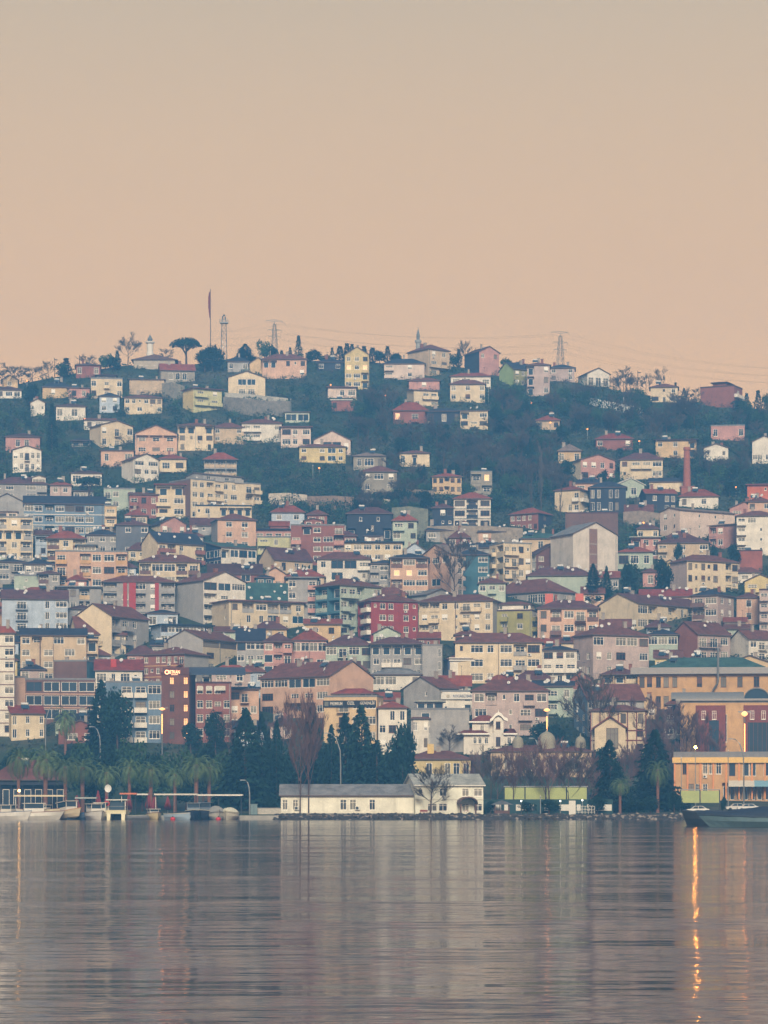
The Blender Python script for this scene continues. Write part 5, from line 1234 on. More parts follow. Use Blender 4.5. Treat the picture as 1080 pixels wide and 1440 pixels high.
def panels():
    def on(frag): return bld(frag)
    # red strips
    r, W, D, H, k, rh = on('red vertical strips')
    for u0, u1 in ((.28, .335), (.36, .455), (.72, .775)):
        m = MB(); m.box(W*u0, -.45, -.5, W*u1, -.01, H-.3); m.build('pilaster', mk('strip_red', (158, 56, 54), .8, .15), r)
    r, W, D, H, k, rh = on('long beige block'); m = MB(); m.tube([(W*.3, -.12, 0), (W*.3, -.12, H-.3)], [.12, .12], 6); m.build('drainpipe', FRB, r)
    # vaulted dark roof over the orange brick building
    r, W, D, H, k, rh = on('vaulted dark blue roof'); m = MB(); n = 8; x0, x1 = -2.0, W+3.2; z0 = H+2.0
    for i in range(n):
        a, b = i/n, (i+1)/n; f = lambda t: (-1.2+(D+1.5)*t, z0+2.0*math.sin(t*1.57)); ya, za = f(a); yb, zb = f(b)
        m.quad((x0, ya, za), (x1, ya, za), (x1, yb, zb), (x0, yb, zb)); m.quad((x0, ya, za-.2), (x0, yb, zb-.2), (x1, yb, zb-.2), (x1, ya, za-.2))
    m.box(x0, -1.22, z0-.2, x1, -1.1, z0+.05); m.build('vault_roof', mk('roof_sheet_blue', (50, 60, 78), .5, .15), r)
    for i in range(6):
        p = MB(); x = .1+(W-.2)*i/5; p.box(x-.08, .1, H+.4, x+.08, .26, z0+.1); p.build('post', WHITEP, r)
    for i in range(3):
        a = MB(); x = W*(.06+.25*i); w = W*(.14 if i < 2 else .28); a.quad((x, -1.1, H-1.6), (x+w, -1.1, H-1.6), (x+w, -.1, H-.55), (x, -.1, H-.55)); a.quad((x, -.1, H-.57), (x+w, -.1, H-.57), (x+w, -1.1, H-1.62), (x, -1.1, H-1.62)); a.build('awning', CANV, r)
    # modern front frame
    r, W, D, H, k, rh = on('three large blue windows')
    for a in ((0, -.4, H-.6, W, -.02, H+.25), (0, -.4, -1.0, W, -.02, .4)):
        m = MB(); m.box(*a); m.build('frame_beam', WHITEP, r)
    for x in (-.3, W-.5):
        m = MB(); m.box(x, -.45, -1.5, x+.5, -.03, H-.62); m.build('frame_post', mk('frame_navy', (44, 58, 84), .5), r)
    # orange hall: fascia, vent pipe
    r, W, D, H, k, rh = on('green roof and tall'); m = MB(); m.box(-1.6, -1.3, H-.3, W+.5, -.02, H+1.2); m.build('fascia', mk('fascia_grey', (150, 144, 140), .7, .1), r)
    m = MB(); x = W*.578; m.tube([(x-1.2, -.9, H-4.2), (x-.2, -1.5, H-2.6), (x, -1.6, H-1.8), (x, -1.6, H+5.6)], [.26]*4, 8); m.build('vent_pipe', METAL, r)
    # red bays of the arena building
    r, W, D, H, k, rh = on('grey vaulted roof')
    RD = mk('arena_red', (122, 64, 58), .8, .2)
    for u0, u1, za, zb in ((.16, .47, 0, H-.6), (.655, .99, 0, H-.6)):
        m = MB(); m.box(W*u0, -.2, za, W*u1, -.01, zb); p = m.build('red_panel', RD, r); za = H-4.6
        for q in (.2, .55): me, w, h = window_mesh(.9, 1.9, 'w', 'w'); link('window', me, p, (W*(u0+(u1-u0)*q), -.32, za+.9))
    m = MB(); m.box(W*.30, -.32, .2, W*.40, -.205, H*.66); m.build('glass_panel', DGLASS, r)
    m = MB(); m.box(W*.70, -.32, .2, W*.985, -.205, H*.62); g = m.build('glass_panel', DGLASS, r)
    for i in range(7): q = MB(); x = W*(.71+.27*i/6); q.box(x, -.37, .2, x+.1, -.325, H*.62); q.build('mullion', FRB, g)
    m = MB(); n = 10; x0, x1 = -2, W*.66
    for i in range(n):
        a, b = math.pi*i/n, math.pi*(i+1)/n; pa = (5-5.4*math.cos(a), H+.8+1.7*math.sin(a)); pb = (5-5.4*math.cos(b), H+.8+1.7*math.sin(b)); m.quad((x0, *pa), (x1, *pa), (x1, *pb), (x0, *pb)); m.tri((x1, 5, H+.8), (x1, *pb), (x1, *pa)); m.tri((x0, 5, H+.8), (x0, *pa), (x0, *pb))
    m.build('vault_roof', mk('vault_grey', (116, 116, 116), .6, .1), r)
    m = MB(); c = []; x0, x1 = W*.66, W*.92
    for i in range(13): a = math.pi*i/12; c.append(((x0+x1)/2-(x1-x0)/2*math.cos(a), -.5, H+.7+2.3*math.sin(a)))
    m.poly(c, 0); m.build('arched_glass', DGLASS, r)
    m = MB()
    for p, q in zip(c, c[1:]): m.quad((p[0], -.8, p[2]+.25), (q[0], -.8, q[2]+.25), (q[0], 6, q[2]+.25), (p[0], 6, p[2]+.25)); m.quad((p[0], -.8, p[2]), (q[0], -.8, q[2]), (q[0], -.8, q[2]+.25), (p[0], -.8, p[2]+.25))
    m.build('arch_roof', MATS['vault_grey'], r)
    m = MB(); m.box(-1, -.6, H+.42, W+.5, -.09, H+.85); m.build('cornice', MATS['fascia_grey'], r)
    # yellow band on the terrace building
    r, W, D, H, k, rh = on('yellow parapet band'); m = MB(); m.box(-.3, -.6, H-1.0, W+.3, -.01, H+.15); m.build('parapet_band', mk('band_yellow', (214, 178, 110), .8, .15), r)
    for i in range(9): q = MB(); x = W*i/8; q.box(x, -.3, .3, x+.35, -.01, H-1.05); q.build('pilaster', mk('pilaster_orange', (206, 140, 88), .8, .1), r)
    for i, (u0, u1, c) in enumerate(((.53, .78, (196, 190, 176)), (.78, .99, (120, 160, 176)))):
        a = MB(); a.quad((W*u0, -2.6, 3.2), (W*u1, -2.6, 3.2), (W*u1, -.1, 4.2), (W*u0, -.1, 4.2)); a.quad((W*u0, -2.6, 3.2), (W*u0, -.1, 4.18), (W*u1, -.1, 4.18), (W*u1, -2.6, 3.18)); a.box(W*u0, -2.62, 2.9, W*u1, -2.58, 3.2); a.build('awning', mk('awning_%d' % i, c, .8, .1), r)
    # half timber and front gable
    r, W, D, H, k, rh = on('half timbered'); TB = mk('timber_red', (112, 58, 52), .8, .15)
    for i in range(7): q = MB(); x = W*i/6; q.box(x-.12, -.14, 0, x+.12, -.005, H); q.build('beam', TB, r)
    for zz in (.3, H*.33, H*.55, H-.2): q = MB(); q.box(-.15, -.12, zz-.13, W+.15, -.002, zz+.13); q.build('beam', TB, r)
    q = MB(); gw, gx, gh = W*.56, W*.07, H*.62; q.box(gx, -2.4, -2, gx+gw, -.15, gh); q.tri((gx, -2.4, gh), (gx+gw, -2.4, gh), (gx+gw/2, -2.4, gh+2.2)); g = q.build('gable_wing', STUC, r, color=cl('cr'))
    q = MB(); 
    for sx in (-1, 1):
        e = gx+gw/2+sx*(gw/2+.6); q.quad((e, -3, gh-.2), (gx+gw/2, -3, gh+2.5), (gx+gw/2, 0, gh+2.5), (e, 0, gh-.2)); q.quad((e, -3, gh-.5), (e, -3, gh-.2), (gx+gw/2, -3, gh+2.5), (gx+gw/2, -3, gh+2.2)) 
    q.build('gable_roof', ROOF, g, color=lin(RC['r'])); me, w, h = window_mesh(2.6, 4.4, 'W', 'b'); link('window', me, g, (gx+gw*.38, -2.55, gh-4.6))
    # brown stair strip of the blank pale block
    r, W, D, H, k, rh = on('recessed stair strip'); m = MB(); m.box(W*.36, -.06, -.5, W*.54, -.002, H+rh*.45); s = m.build('stair_strip', mk('strip_brown', (128, 98, 86), .85, .15), r)
    for q in range(1, 5): b = MB(); b.box(W*.36, -.14, H*q/5, W*.54, -.065, H*q/5+.3); b.build('landing', mk('landing_grey', (150, 142, 134), .85), s)
    # domes
    r, W, D, H, k, rh = on('pavilion with red brown'); DM = mk('dome_plaster', (140, 134, 116), .7, .15)
    for u, rad in ((.555, 1.95), (.27, 1.15), (.89, 1.1)):
        q = MB(); q.lathe([(rad*1.05, H+.2), (rad*1.05, H+rh+.6)] + [(rad*math.cos(a), H+rh+.6+rad*1.15*math.sin(a)) for a in [i*math.pi/16 for i in range(8)]] + [(.12, H+rh+.75+rad*1.2), (.12, H+rh+1.1+rad*1.2), (0, H+rh+1.2+rad*1.2)], 14, (W*u, 3.2, 0)); q.build('dome', DM, r)
    # waterfront house: porch, string line
    r, W, D, H, k, rh = on('arched porch'); t = MB(); x0, x1 = W*.62, W*.86
    for x in (x0, x1-.25):
        t = MB(); t.box(x, -2.6, 0, x+.25, -2.35, 2.0); t.build('porch_post', FRB, r)
    t = MB(); n = 8
    for i in range(n):
        a, b = math.pi*i/n, math.pi*(i+1)/n; f = lambda q: ((x0+x1)/2-(x1-x0)/2*1.12*math.cos(q), 1.95+1.15*math.sin(q)); pa, pb = f(a), f(b)
        t.quad((pa[0], -3, pa[1]), (pb[0], -3, pb[1]), (pb[0], -.05, pb[1]), (pa[0], -.05, pa[1])); t.quad((pa[0], -3, pa[1]), (pa[0], -3, pa[1]+.22), (pb[0], -3, pb[1]+.22), (pb[0], -3, pb[1])); t.quad((pa[0], -3, pa[1]+.22), (pa[0], -.05, pa[1]+.22), (pb[0], -.05, pb[1]+.22), (pb[0], -3, pb[1]+.22))
    t.build('porch_roof', FRB, r); t = MB(); t.box(-.05, -.06, H*.5, W+.05, -.002, H*.5+.1); t.build('string_course', mk('string_grey', (170, 162, 150)), r)
    # boathouse: air conditioners, skirting
    r, W, D, H, k, rh = on('paired windows')
    for u in (.1, .55):
        t = MB(); t.box(W*u, -.42, .9, W*u+.9, -.05, 1.6); a = t.build('air_conditioner', mk('ac_white', (200, 198, 190), .5), r); q = MB(); q.tube([(W*u+.35, -.44, 1.25), (W*u+.35, -.425, 1.25)], [.27, .27], 12); q.build('fan_grille', DARKM, a)
    t = MB(); t.box(-.1, -.1, .0, W+.1, -.002, .35); t.build('skirting', mk('skirt_grey', (150, 148, 142), .9, .2), r)
    # red chimney
    r, W, D, H, k, rh = on('big red chimney'); t = MB(); t.box(W*.33, D*.1, H, W*.45, D*.3, H+2.6); t.build('chimney', mk('red_chimney', (176, 62, 54), .8, .15), r)
    r, W, D, H, k, rh = on('square red chimneys')
    for u in (.12, .62): t = MB(); t.box(W*u, D*.45, H+1, W*u+2.0, D*.6, H+rh+1.6); t.build('chimney', mk('salmon_chimney', (196, 104, 88), .85, .15), r)
    # skylights
    r, W, D, H, k, rh = on('three skylights')
    for i in range(3): t = MB(); x = W*(.40+.13*i); t.box(x, D*.22, H+rh*.5, x+1.1, D*.36, H+rh*.72); t.build('skylight', mk('skylight', (170, 178, 186), .3), r)
    # yellow station: arch window wing
    r, W, D, H, k, rh = on('yellow station'); t = MB(); t.box(W*.33, D*.3, H+.5, W*.43, D*.5, H+rh+1.4); t.build('chimney', mk('yellow_chimney', (206, 176, 110), .8), r)
panels()
def chalet():
    X, Y, z, k = at(684, 1060); s = 1/k; t = thing('chalet', 'ornate white chalet with wavy gabled tower and red brown roofs', 'house', (X, Y, z), -math.atan2(X, Y)); Wl = cl('wh'); x = lambda p: (p-684)*s; zz = lambda r: (1060-r)*s
    m = MB(); m.box(x(652), 0, -2, x(724), 7, zz(1031)); m.build('wall', STUC, t, color=Wl)
    m = MB(); m.box(x(664), 1.2, zz(1031), x(700), 6.5, zz(1014)); m.build('upper_wall', STUC, t, color=Wl)
    m = MB(); m.box(x(694), -.7, -1, x(708), 3, zz(1011)); tw = m.build('tower', STUC, t, color=Wl)
    def hip(nm, x0, x1, y0, y1, z0, z1, in_=.35):
        h = MB(); a = [(x0, y0, z0), (x1, y0, z0), (x1, y1, z0), (x0, y1, z0)]; w = (y1-y0)*in_; p, q = (x0+w, (y0+y1)/2, z1), (x1-w, (y0+y1)/2, z1)
        h.quad(a[0], a[1], q, p); h.tri(a[1], a[2], q); h.quad(a[2], a[3], p, q); h.tri(a[3], a[0], p); h.quad(*reversed(a)); h.build(nm, ROOF, t, color=lin((118, 62, 54)))
        e = MB(); e.box(x0-.1, y0-.1, z0-.35, x1+.1, y1+.1, z0-.01); e.build('eaves_trim', FRW, t)
    hip('roof', x(643), x(688), -.8, 7.5, zz(1031), zz(1022)); hip('roof', x(706), x(727), -.6, 7, zz(1031), zz(1024)); hip('roof', x(660), x(702), .6, 7, zz(1014), zz(1005))
    g = MB(); c = [(x(689), zz(1013)), (x(693), zz(1010)), (x(697), zz(1005)), (x(701), zz(1003)), (x(705), zz(1005)), (x(709), zz(1010)), (x(714), zz(1012))]
    for p, q in zip(c, c[1:]):
        g.quad((p[0], -1.4, p[1]-.45), (q[0], -1.4, q[1]-.45), (q[0], -1.4, q[1]+.25), (p[0], -1.4, p[1]+.25)); g.quad((p[0], -1.4, p[1]+.25), (q[0], -1.4, q[1]+.25), (q[0], 3, q[1]+.25), (p[0], 3, p[1]+.25)); g.quad((p[0], -1.4, p[1]-.45), (p[0], 3, p[1]-.45), (q[0], 3, q[1]-.45), (q[0], -1.4, q[1]-.45))
    g.poly([(p[0], -.72, p[1]) for p in c]); g.tube([(x(701), -1.3, zz(1003)), (x(701), -1.3, zz(998))], [.12, .04], 6); g.build('wavy_gable', FRW, tw)
    for px, r0, w, h, kd, y in ((668, 1030, .8, 1.5, 'w', 0), (675, 1030, .8, 1.5, 'w', 0), (684, 1030, .8, 1.5, 'w', 0), (700.5, 1030, 1.0, 2.0, 'a', -.7), (716, 1030, .9, 1.5, 'w', 0), (678, 1013, .9, 1.6, 'w', 1.2), (700.5, 1014, 1.0, 1.6, 'a', -.7)):
        me, w, h = window_mesh(w, h, kd, 'b' if kd == 'a' else 'w'); zr = zz(r0)-h-1.0 if r0 == 1030 else zz(r0)-h+ (1.8 if px < 690 else -.2); link('window', me, t, (x(px)-w/2, y-.16, zr if r0 == 1030 else zz(1029)+.2 if px < 690 else zz(1025)))
chalet()
# ------------------------------------------------------------------ lamps
def street_lamp(label, px, base, top, Y=None, style='post', glow=None, group=None, side=1, rad=.28):
    if Y is None: X, Y, z, k = at(px, base)
    else: X = wx(px, Y); z = ground(X, Y)
    H = zrow(top, Y)-z; t = thing('street_lamp', label, 'street lamp', (X, Y, z), 0, group)
    m = MB()
    if style == 'post':
        m.tube([(0, 0, -.5), (0, 0, H)], [.1, .07], 6); m.build('pole', METAL, t); g = MB(); g.lathe([(0.01, -rad), (rad*.7, -rad*.7), (rad, 0), (rad*.7, rad*.7), (0.01, rad)], 10, (0, -.05, H+rad*.6)); g.build('globe', glow or LAMP, t, smooth=True)
    elif style == 'arm':
        w = side*H*.16; m.tube([(0, 0, -.5), (0, 0, H*.6), (side*.1, 0, H*.78), (w*.35, 0, H*.93), (w*.75, 0, H*.995), (w, 0, H)], [.16, .13, .12, .11, .1, .08], 7); m.build('pole', METAL, t); g = MB(); g.box(w-.15 if side > 0 else w-.75, -.16, H-.08, w+.75 if side > 0 else w+.15, .16, H+.08); g.build('lamp_head', glow or METAL, t)
    else:      # light column: slender post glowing over part of its length, crown lantern on top
        m.tube([(0, 0, -.5), (0, 0, H*.97)], [.17, .12], 8); m.build('pole', METAL, t); g = MB(); g.tube([(0, -.16, H*.45), (0, -.16, H*.86)], [.12, .12], 6); g.build('light_strip', mk_strip, t)
        c = MB(); c.lathe([(.1, H*.94), (.55, H*.955), (.7, H*.97), (.5, H*.985), (.1, H)], 10); c.build('lantern', mk_lant, t)
        b = MB(); b.box(-1.3, -.06, H*.985, 1.3, .06, H); b.build('cross_bar', METAL, t)
    return t
mk_strip = emit('column_light', (1.0, .34, .10), 3.2); mk_lant = emit('lantern_light', (1.0, .42, .14), 2.2)
street_lamp('slender light column glowing orange beside the brown corner building', 228, 1062, 995, None, 'column')
street_lamp('slender light column glowing orange above the large plaster dome', 769, 1078, 996, None, 'column')
street_lamp('slender light column glowing orange in front of the red arena building', 1047, 1120, 1000, 575, 'column')
street_lamp('bright orange street lamp before the low orange waterfront building', 978, 1130, 1052, 566, 'post', LAMPB, rad=.27)
street_lamp('warm lamp on the white boat shelter roof post', 27, 1146, 1113, 499, 'post', LAMPY, rad=.24)
street_lamp('tall curved street lamp beside the short conifer', 479, 1138, 1031, 530, 'arm', None, None, -1)
street_lamp('tall curved street lamp by the awnings of the orange waterfront building', 1046, 1139, 1039, 540, 'arm', None, None, -1)
street_lamp('curved street lamp near the tall palm', 64, 1078, 992, None, 'arm')
street_lamp('short curved street lamp by the two topped conifer', 141, 1090, 1022, None, 'arm', None, None, -1)
street_lamp('curved street lamp behind the bare park trees', 757, 1090, 1038, None, 'arm', None, None, -1)
street_lamp('grey quay lamp with side arm beside the electrical box', 351, 1147, 1097, 501, 'arm', None, None, -1)
street_lamp('white lamp post in front of the clipped shore shrubs', 760, 1146, 1120, 499.6, 'post', WHITEP, rad=.12)
street_lamp('tall grey lamp post at the edge of the yellow hoarding', 958, 1132, 1066, 545, 'post', WHITEP, rad=.14)
street_lamp('tall grey lamp post before the orange building windows', 1024, 1132, 1056, 548, 'post', WHITEP, rad=.14)
GL = 'small street lamps glowing on the hillside'
for i, (px, r) in enumerate([(38,536),(219,536),(119,590),(449,659),(465,542),(542,557),(747,567),(774,595),(826,604),(899,621),(1017,603),(905,736),(1035,686)]):
    street_lamp('small orange street lamp glowing among the hillside houses', px, r+11, r, None, 'post', LAMP, GL, rad=.26)
for i, (px, r) in enumerate([(409,562),(687,545),(778,664),(877,560),(964,575),(740,640),(440,655),(300,640)]):
    street_lamp('unlit grey street lamp pole on the hillside', px, r+22, r, None, 'post', WHITEP, 'unlit lamp poles on the hillside', rad=.15)
for i, (px, r) in enumerate([(705, 1127), (733, 1127), (788, 1127), (819, 1126)]):
    street_lamp('small white garden lamp along the dark green wall', px, 1143, r, 505, 'post', LAMPW, 'white garden lamps along the green wall', rad=.13)
# ------------------------------------------------------------------ shore
def shore():
    m = MB(); m.box(wx(-120, 497), 494.8, -2.5, wx(392, 497), 498.5, .75); struct(m.build('quay', CONC))
    rng = random.Random(4); m = MB()
    def rock(x, y, z, r):
        n = len(m.v); V = [(0, 0, 1), (.9, 0, .45), (.28, .85, .45), (-.73, .53, .45), (-.73, -.53, .45), (.28, -.85, .45), (.73, .53, -.45), (-.28, .85, -.45), (-.9, 0, -.45), (-.28, -.85, -.45), (.73, -.53, -.45), (0, 0, -1)]
        Fs = [(0,1,2),(0,2,3),(0,3,4),(0,4,5),(0,5,1),(1,6,2),(2,7,3),(3,8,4),(4,9,5),(5,10,1),(6,7,2),(7,8,3),(8,9,4),(9,10,5),(10,6,1),(11,7,6),(11,8,7),(11,9,8),(11,10,9),(11,6,10)]
        a = rng.uniform(0, 6.28); sx, sy, sz = r*rng.uniform(.8, 1.4), r*rng.uniform(.7, 1.1), r*rng.uniform(.5, .8)
        for v in V: q = 1+rng.uniform(-.2, .2); vx, vy, vz = v[0]*sx*q, v[1]*sy*q, v[2]*sz*q; m.v.append((x+vx*math.cos(a)-vy*math.sin(a), y+vx*math.sin(a)+vy*math.cos(a), z+vz))
        mi = 1 if rng.random() < (.22 if x > 32 else .05) else 0
        for f in Fs: m.f.append(tuple(n+i for i in f)); m.m.append(mi)
    for i in range(2400):
        t = rng.random(); x = wx(rng.uniform(386, 1180), 496); y = 497.4-4.2*(1-t); rock(x, y, -.15+1.1*t+rng.uniform(-.1, .1), rng.uniform(.2, .5))
    o = m.build('shore_rocks', [mk('rock_dark', (62, 57, 54), .9, .4, .8, .4), mk('rock_pale', (140, 130, 120), .9, .3, .8, .4)]); o['kind'] = 'stuff'; o['label'] = 'tumbled shore rocks along the water edge'; o['category'] = 'rocks'
    m = MB(); m.box(wx(386, 497), 496.0, -2.2, wx(1190, 497), 503, .82); struct(m.build('promenade', mk('promenade_paving', (124, 112, 104), .9, .25, .8, .2)))
shore()
def hoarding(label, x0, x1, top, base, n, Y, rgb):
    X0, X1 = wx(x0, Y), wx(x1, Y); z = ground((X0+X1)/2, Y); zt, zb = zrow(top, Y), zrow(base, Y); t = thing('hoarding', label, 'hoarding', (X0, Y, z)); W = X1-X0
    for i in range(n):
        m = MB(); a = W*i/n+.12; m.box(a, 0, zb-z, W*(i+1)/n-.12, .05, zt-z); m.build('panel', mk('panel_%d' % rgb[2], rgb, .6, .12, .5), t)
    for i in range(n+1):
        m = MB(); x = W*i/n; m.box(x-.09, .06, 0, x+.09, .2, zt-z+.12); m.build('post', DARKM, t)
    m = MB(); m.box(-.1, .06, zt-z+.12, W+.1, .2, zt-z+.28); m.build('rail', METAL, t)
hoarding('yellow green panelled hoarding behind the bare park trees', 709, 826, 1107.5, 1125, 4, 516, (160, 168, 106))
hoarding('yellow green panelled hoarding beside the white parked car', 957, 1012, 1112, 1129, 2, 527, (164, 174, 106))
def greenwall():
    Y = 509; t = thing('garden_wall', 'long dark green waterfront garden wall with white lower panels', 'wall', (wx(680, Y), Y, 1.2)); W = wx(862, Y)-wx(680, Y)
    m = MB(); m.box(0, 0, -1, W, .3, zrow(1124, Y)-1.2); m.build('wall', mk('wall_green', (34, 62, 62), .7, .15), t)
    for a, b in ((.03, .14), (.16, .19), (.25, .33), (.35, .39), (.47, .50), (.72, .75), (.58, .70), (.80, .99)):
        p = MB(); p.box(W*a, -.08, .35, W*b, -.02, 1.5); p.build('panel', WHITEP, t)
    Y = 500.5; t = thing('railing', 'white waterfront railing with tall gate panel by the bare tree', 'railing', (wx(800, Y), Y, .8)); W = wx(836, Y)-wx(800, Y)
    for i in range(9): p = MB(); p.box(W*i/8, 0, 0, W*i/8+.07, .07, 1.6); p.build('post', WHITEP, t)
    for zz in (.5, 1.0, 1.55): p = MB(); p.box(0, .075, zz, W, .11, zz+.07); p.build('rail', WHITEP, t)
    p = MB(); p.box(0, -.1, 0, 1.2, -.02, 2.6); p.build('gate_panel', WHITEP, t)
greenwall()
def gazebo():
    Y = 502; s = Y/F; t = thing('gazebo', 'small brown timber gazebo with grey hipped roof on the rocky shore', 'gazebo', (wx(706, Y), Y, .82)); w = 10*s
    for x in (-w, w):
        for y in (0, 2.4): m = MB(); m.box(x-.09, y-.09, 0, x+.09, y+.09, 1.9); m.build('post', FRB, t)
    m = MB(); m.box(-w, -.04, .0, w, .04, .8); m.box(-w, 2.36, 0, w, 2.44, .8); m.build('parapet', FRB, t)
    r = MB(); a = [(-w-.8, -.8, 1.85), (w+.8, -.8, 1.85), (w+.8, 3.2, 1.85), (-w-.8, 3.2, 1.85)]
    for i in range(4): r.tri(a[i], a[(i+1) % 4], (0, 1.2, 2.7))
    r.quad(*reversed(a)); r.build('roof', ROOF, t, color=lin((96, 98, 100)))
    Y = 505; t = thing('gazebo', 'second timber shelter with ridge roof behind the small brown gazebo', 'gazebo', (wx(694, Y), Y, .9)); w = 9*s
    for x in (-w, w): m = MB(); m.box(x-.08, -.08, 0, x+.08, .08, 2.1); m.build('post', FRB, t)
    r = MB(); r.quad((-w-.5, -.8, 2.0), (0, -.8, 2.9), (0, 2, 2.9), (-w-.5, 2, 2.0)); r.quad((0, -.8, 2.9), (w+.5, -.8, 2.0), (w+.5, 2, 2.0), (0, 2, 2.9)); r.build('roof', ROOF, t, color=lin((92, 96, 98)))
gazebo()
def car(label, px, Y, rgb, L=4.2):
    X = wx(px, Y); t = thing('parked_car', label, 'car', (X, Y, ground(X, Y)+.02)); n = 1
    prof = [(0, .35), (0, .75), (.12, .85), (.9, .95), (1.45, 1.42), (2.9, 1.45), (3.6, 1.0), (4.1, .9), (4.2, .6), (4.2, .35)]
    m = MB(); m.poly([(x-2.1, -.82, z) for x, z in prof]); m.poly([(x-2.1, .82, z) for x, z in reversed(prof)])
    for (a, b), (c, d) in zip(prof, prof[1:]+prof[:1]): m.quad((a-2.1, -.82, b), (a-2.1, .82, b), (c-2.1, .82, d), (c-2.1, -.82, d))
    m.build('body', mk('carpaint_%d' % rgb[0], rgb, .25, .03, 1, 0, 0, .5), t)
    g = MB(); g.poly([(x-2.1, -.835, z) for x, z in [(1.0, .97), (1.5, 1.37), (2.1, 1.4), (2.1, .97)]]); g.poly([(x-2.1, -.835, z) for x, z in [(2.2, .97), (2.2, 1.4), (2.85, 1.39), (3.4, 1.0)]]); g.build('window', DGLASS, t)
    for x in (-1.35, 1.3):
        for y in (-.8, .8): w = MB(); w.tube([(x, y-.1, .32), (x, y+.1, .32)], [.32, .32], 12); w.build('wheel', mk('tyre', (26, 26, 28), .8), t)
    for y in (-.6, .6): w = MB(); w.box(-2.12, y-.18, .62, -2.09, y+.18, .76); w.build('headlight', WHITEP, t)
car('white parked car under the yellow green hoarding', 981, 506, (214, 212, 206)); car('pale parked car near the awnings of the orange building', 1036, 540, (196, 192, 186)); car('white parked car partly hidden by the hull with tarpaulin', 1052, 536, (206, 204, 200))
def parasol(px, Y, h):
    X = wx(px, Y); t = thing('parasol', 'closed dark red parasol standing on the quay terrace', 'parasol', (X, Y, ground(X, Y)), 0, 'closed red parasols on the quay')
    m = MB(); m.tube([(0, 0, -.1), (0, 0, h)], [.05, .04], 6); m.build('pole', WHITEP, t)
    c = MB(); n = 14; prof = [(.10, h), (.22, h*.85), (.42, h*.6), (.62, h*.38), (.5, h*.24), (.3, h*.22)]
    rings = []
    for r, z in prof:
        b = len(c.v)
        for k in range(n): q = r*(1.15 if k % 2 else .8); c.v.append((q*math.cos(k*6.283/n), q*math.sin(k*6.283/n), z))
        rings.append(b)
    for a, b in zip(rings, rings[1:]):
        for k in range(n): c.f.append((a+k, b+k, b+(k+1) % n, a+(k+1) % n)); c.m.append(0)
    c.build('canopy', mk('parasol_red', (122, 50, 56), .85, .15), t)
for px, Y, h in ((138, 506, 4.3), (150, 508, 3.4), (181, 507, 3.6), (209, 508, 3.9), (217, 507, 3.2), (108, 509, 3.4), (236, 508, 3.2)): parasol(px, Y, h)
def shelter(label, x0, x1, top, Y, rgb, d=3.0, slope=0.0):
    X0, X1 = wx(x0, Y), wx(x1, Y); z = .75; H = zrow(top, Y)-z; t = thing('shelter', label, 'shelter', (X0, Y, z)); W = X1-X0
    m = MB(); m.box(-.3, -.6, H-.28, W+.3, d, H); m.build('roof', mk('shelter_%d' % rgb[2], rgb, .7, .15), t)
    for i in range(2 if W < 4 else 3):
        for y in (0, d-.3): p = MB(); x = W*i/(1 if W < 4 else 2); p.box(x-.05, y, 0, x+.05, y+.1, H-.28); p.build('post', WHITEP if i == 0 and y == 0 else DARKM, t)
    return t
shelter('cream roofed boat shelter with wooden edge and lamp', 22, 88, 1118, 499.5, (200, 188, 160)); shelter('pale flat boat shelter beside the red buoys', 219, 275, 1116, 501, (196, 190, 178)); shelter('thin white boat shelter over the covered white boat', 275, 339, 1117, 502, (206, 200, 190)); shelter('orange edged small shelter behind the catamaran boat', 171, 190, 1115, 500.5, (190, 110, 80), 2.2)
shelter('dark low shelter with thin pale roof beside the tilted boat', 108, 134, 1121, 500.5, (150, 156, 152), 2.0)
shelter('pale small shelter behind the single moored dinghy', 190, 206, 1116, 501.5, (200, 196, 186), 2.0)
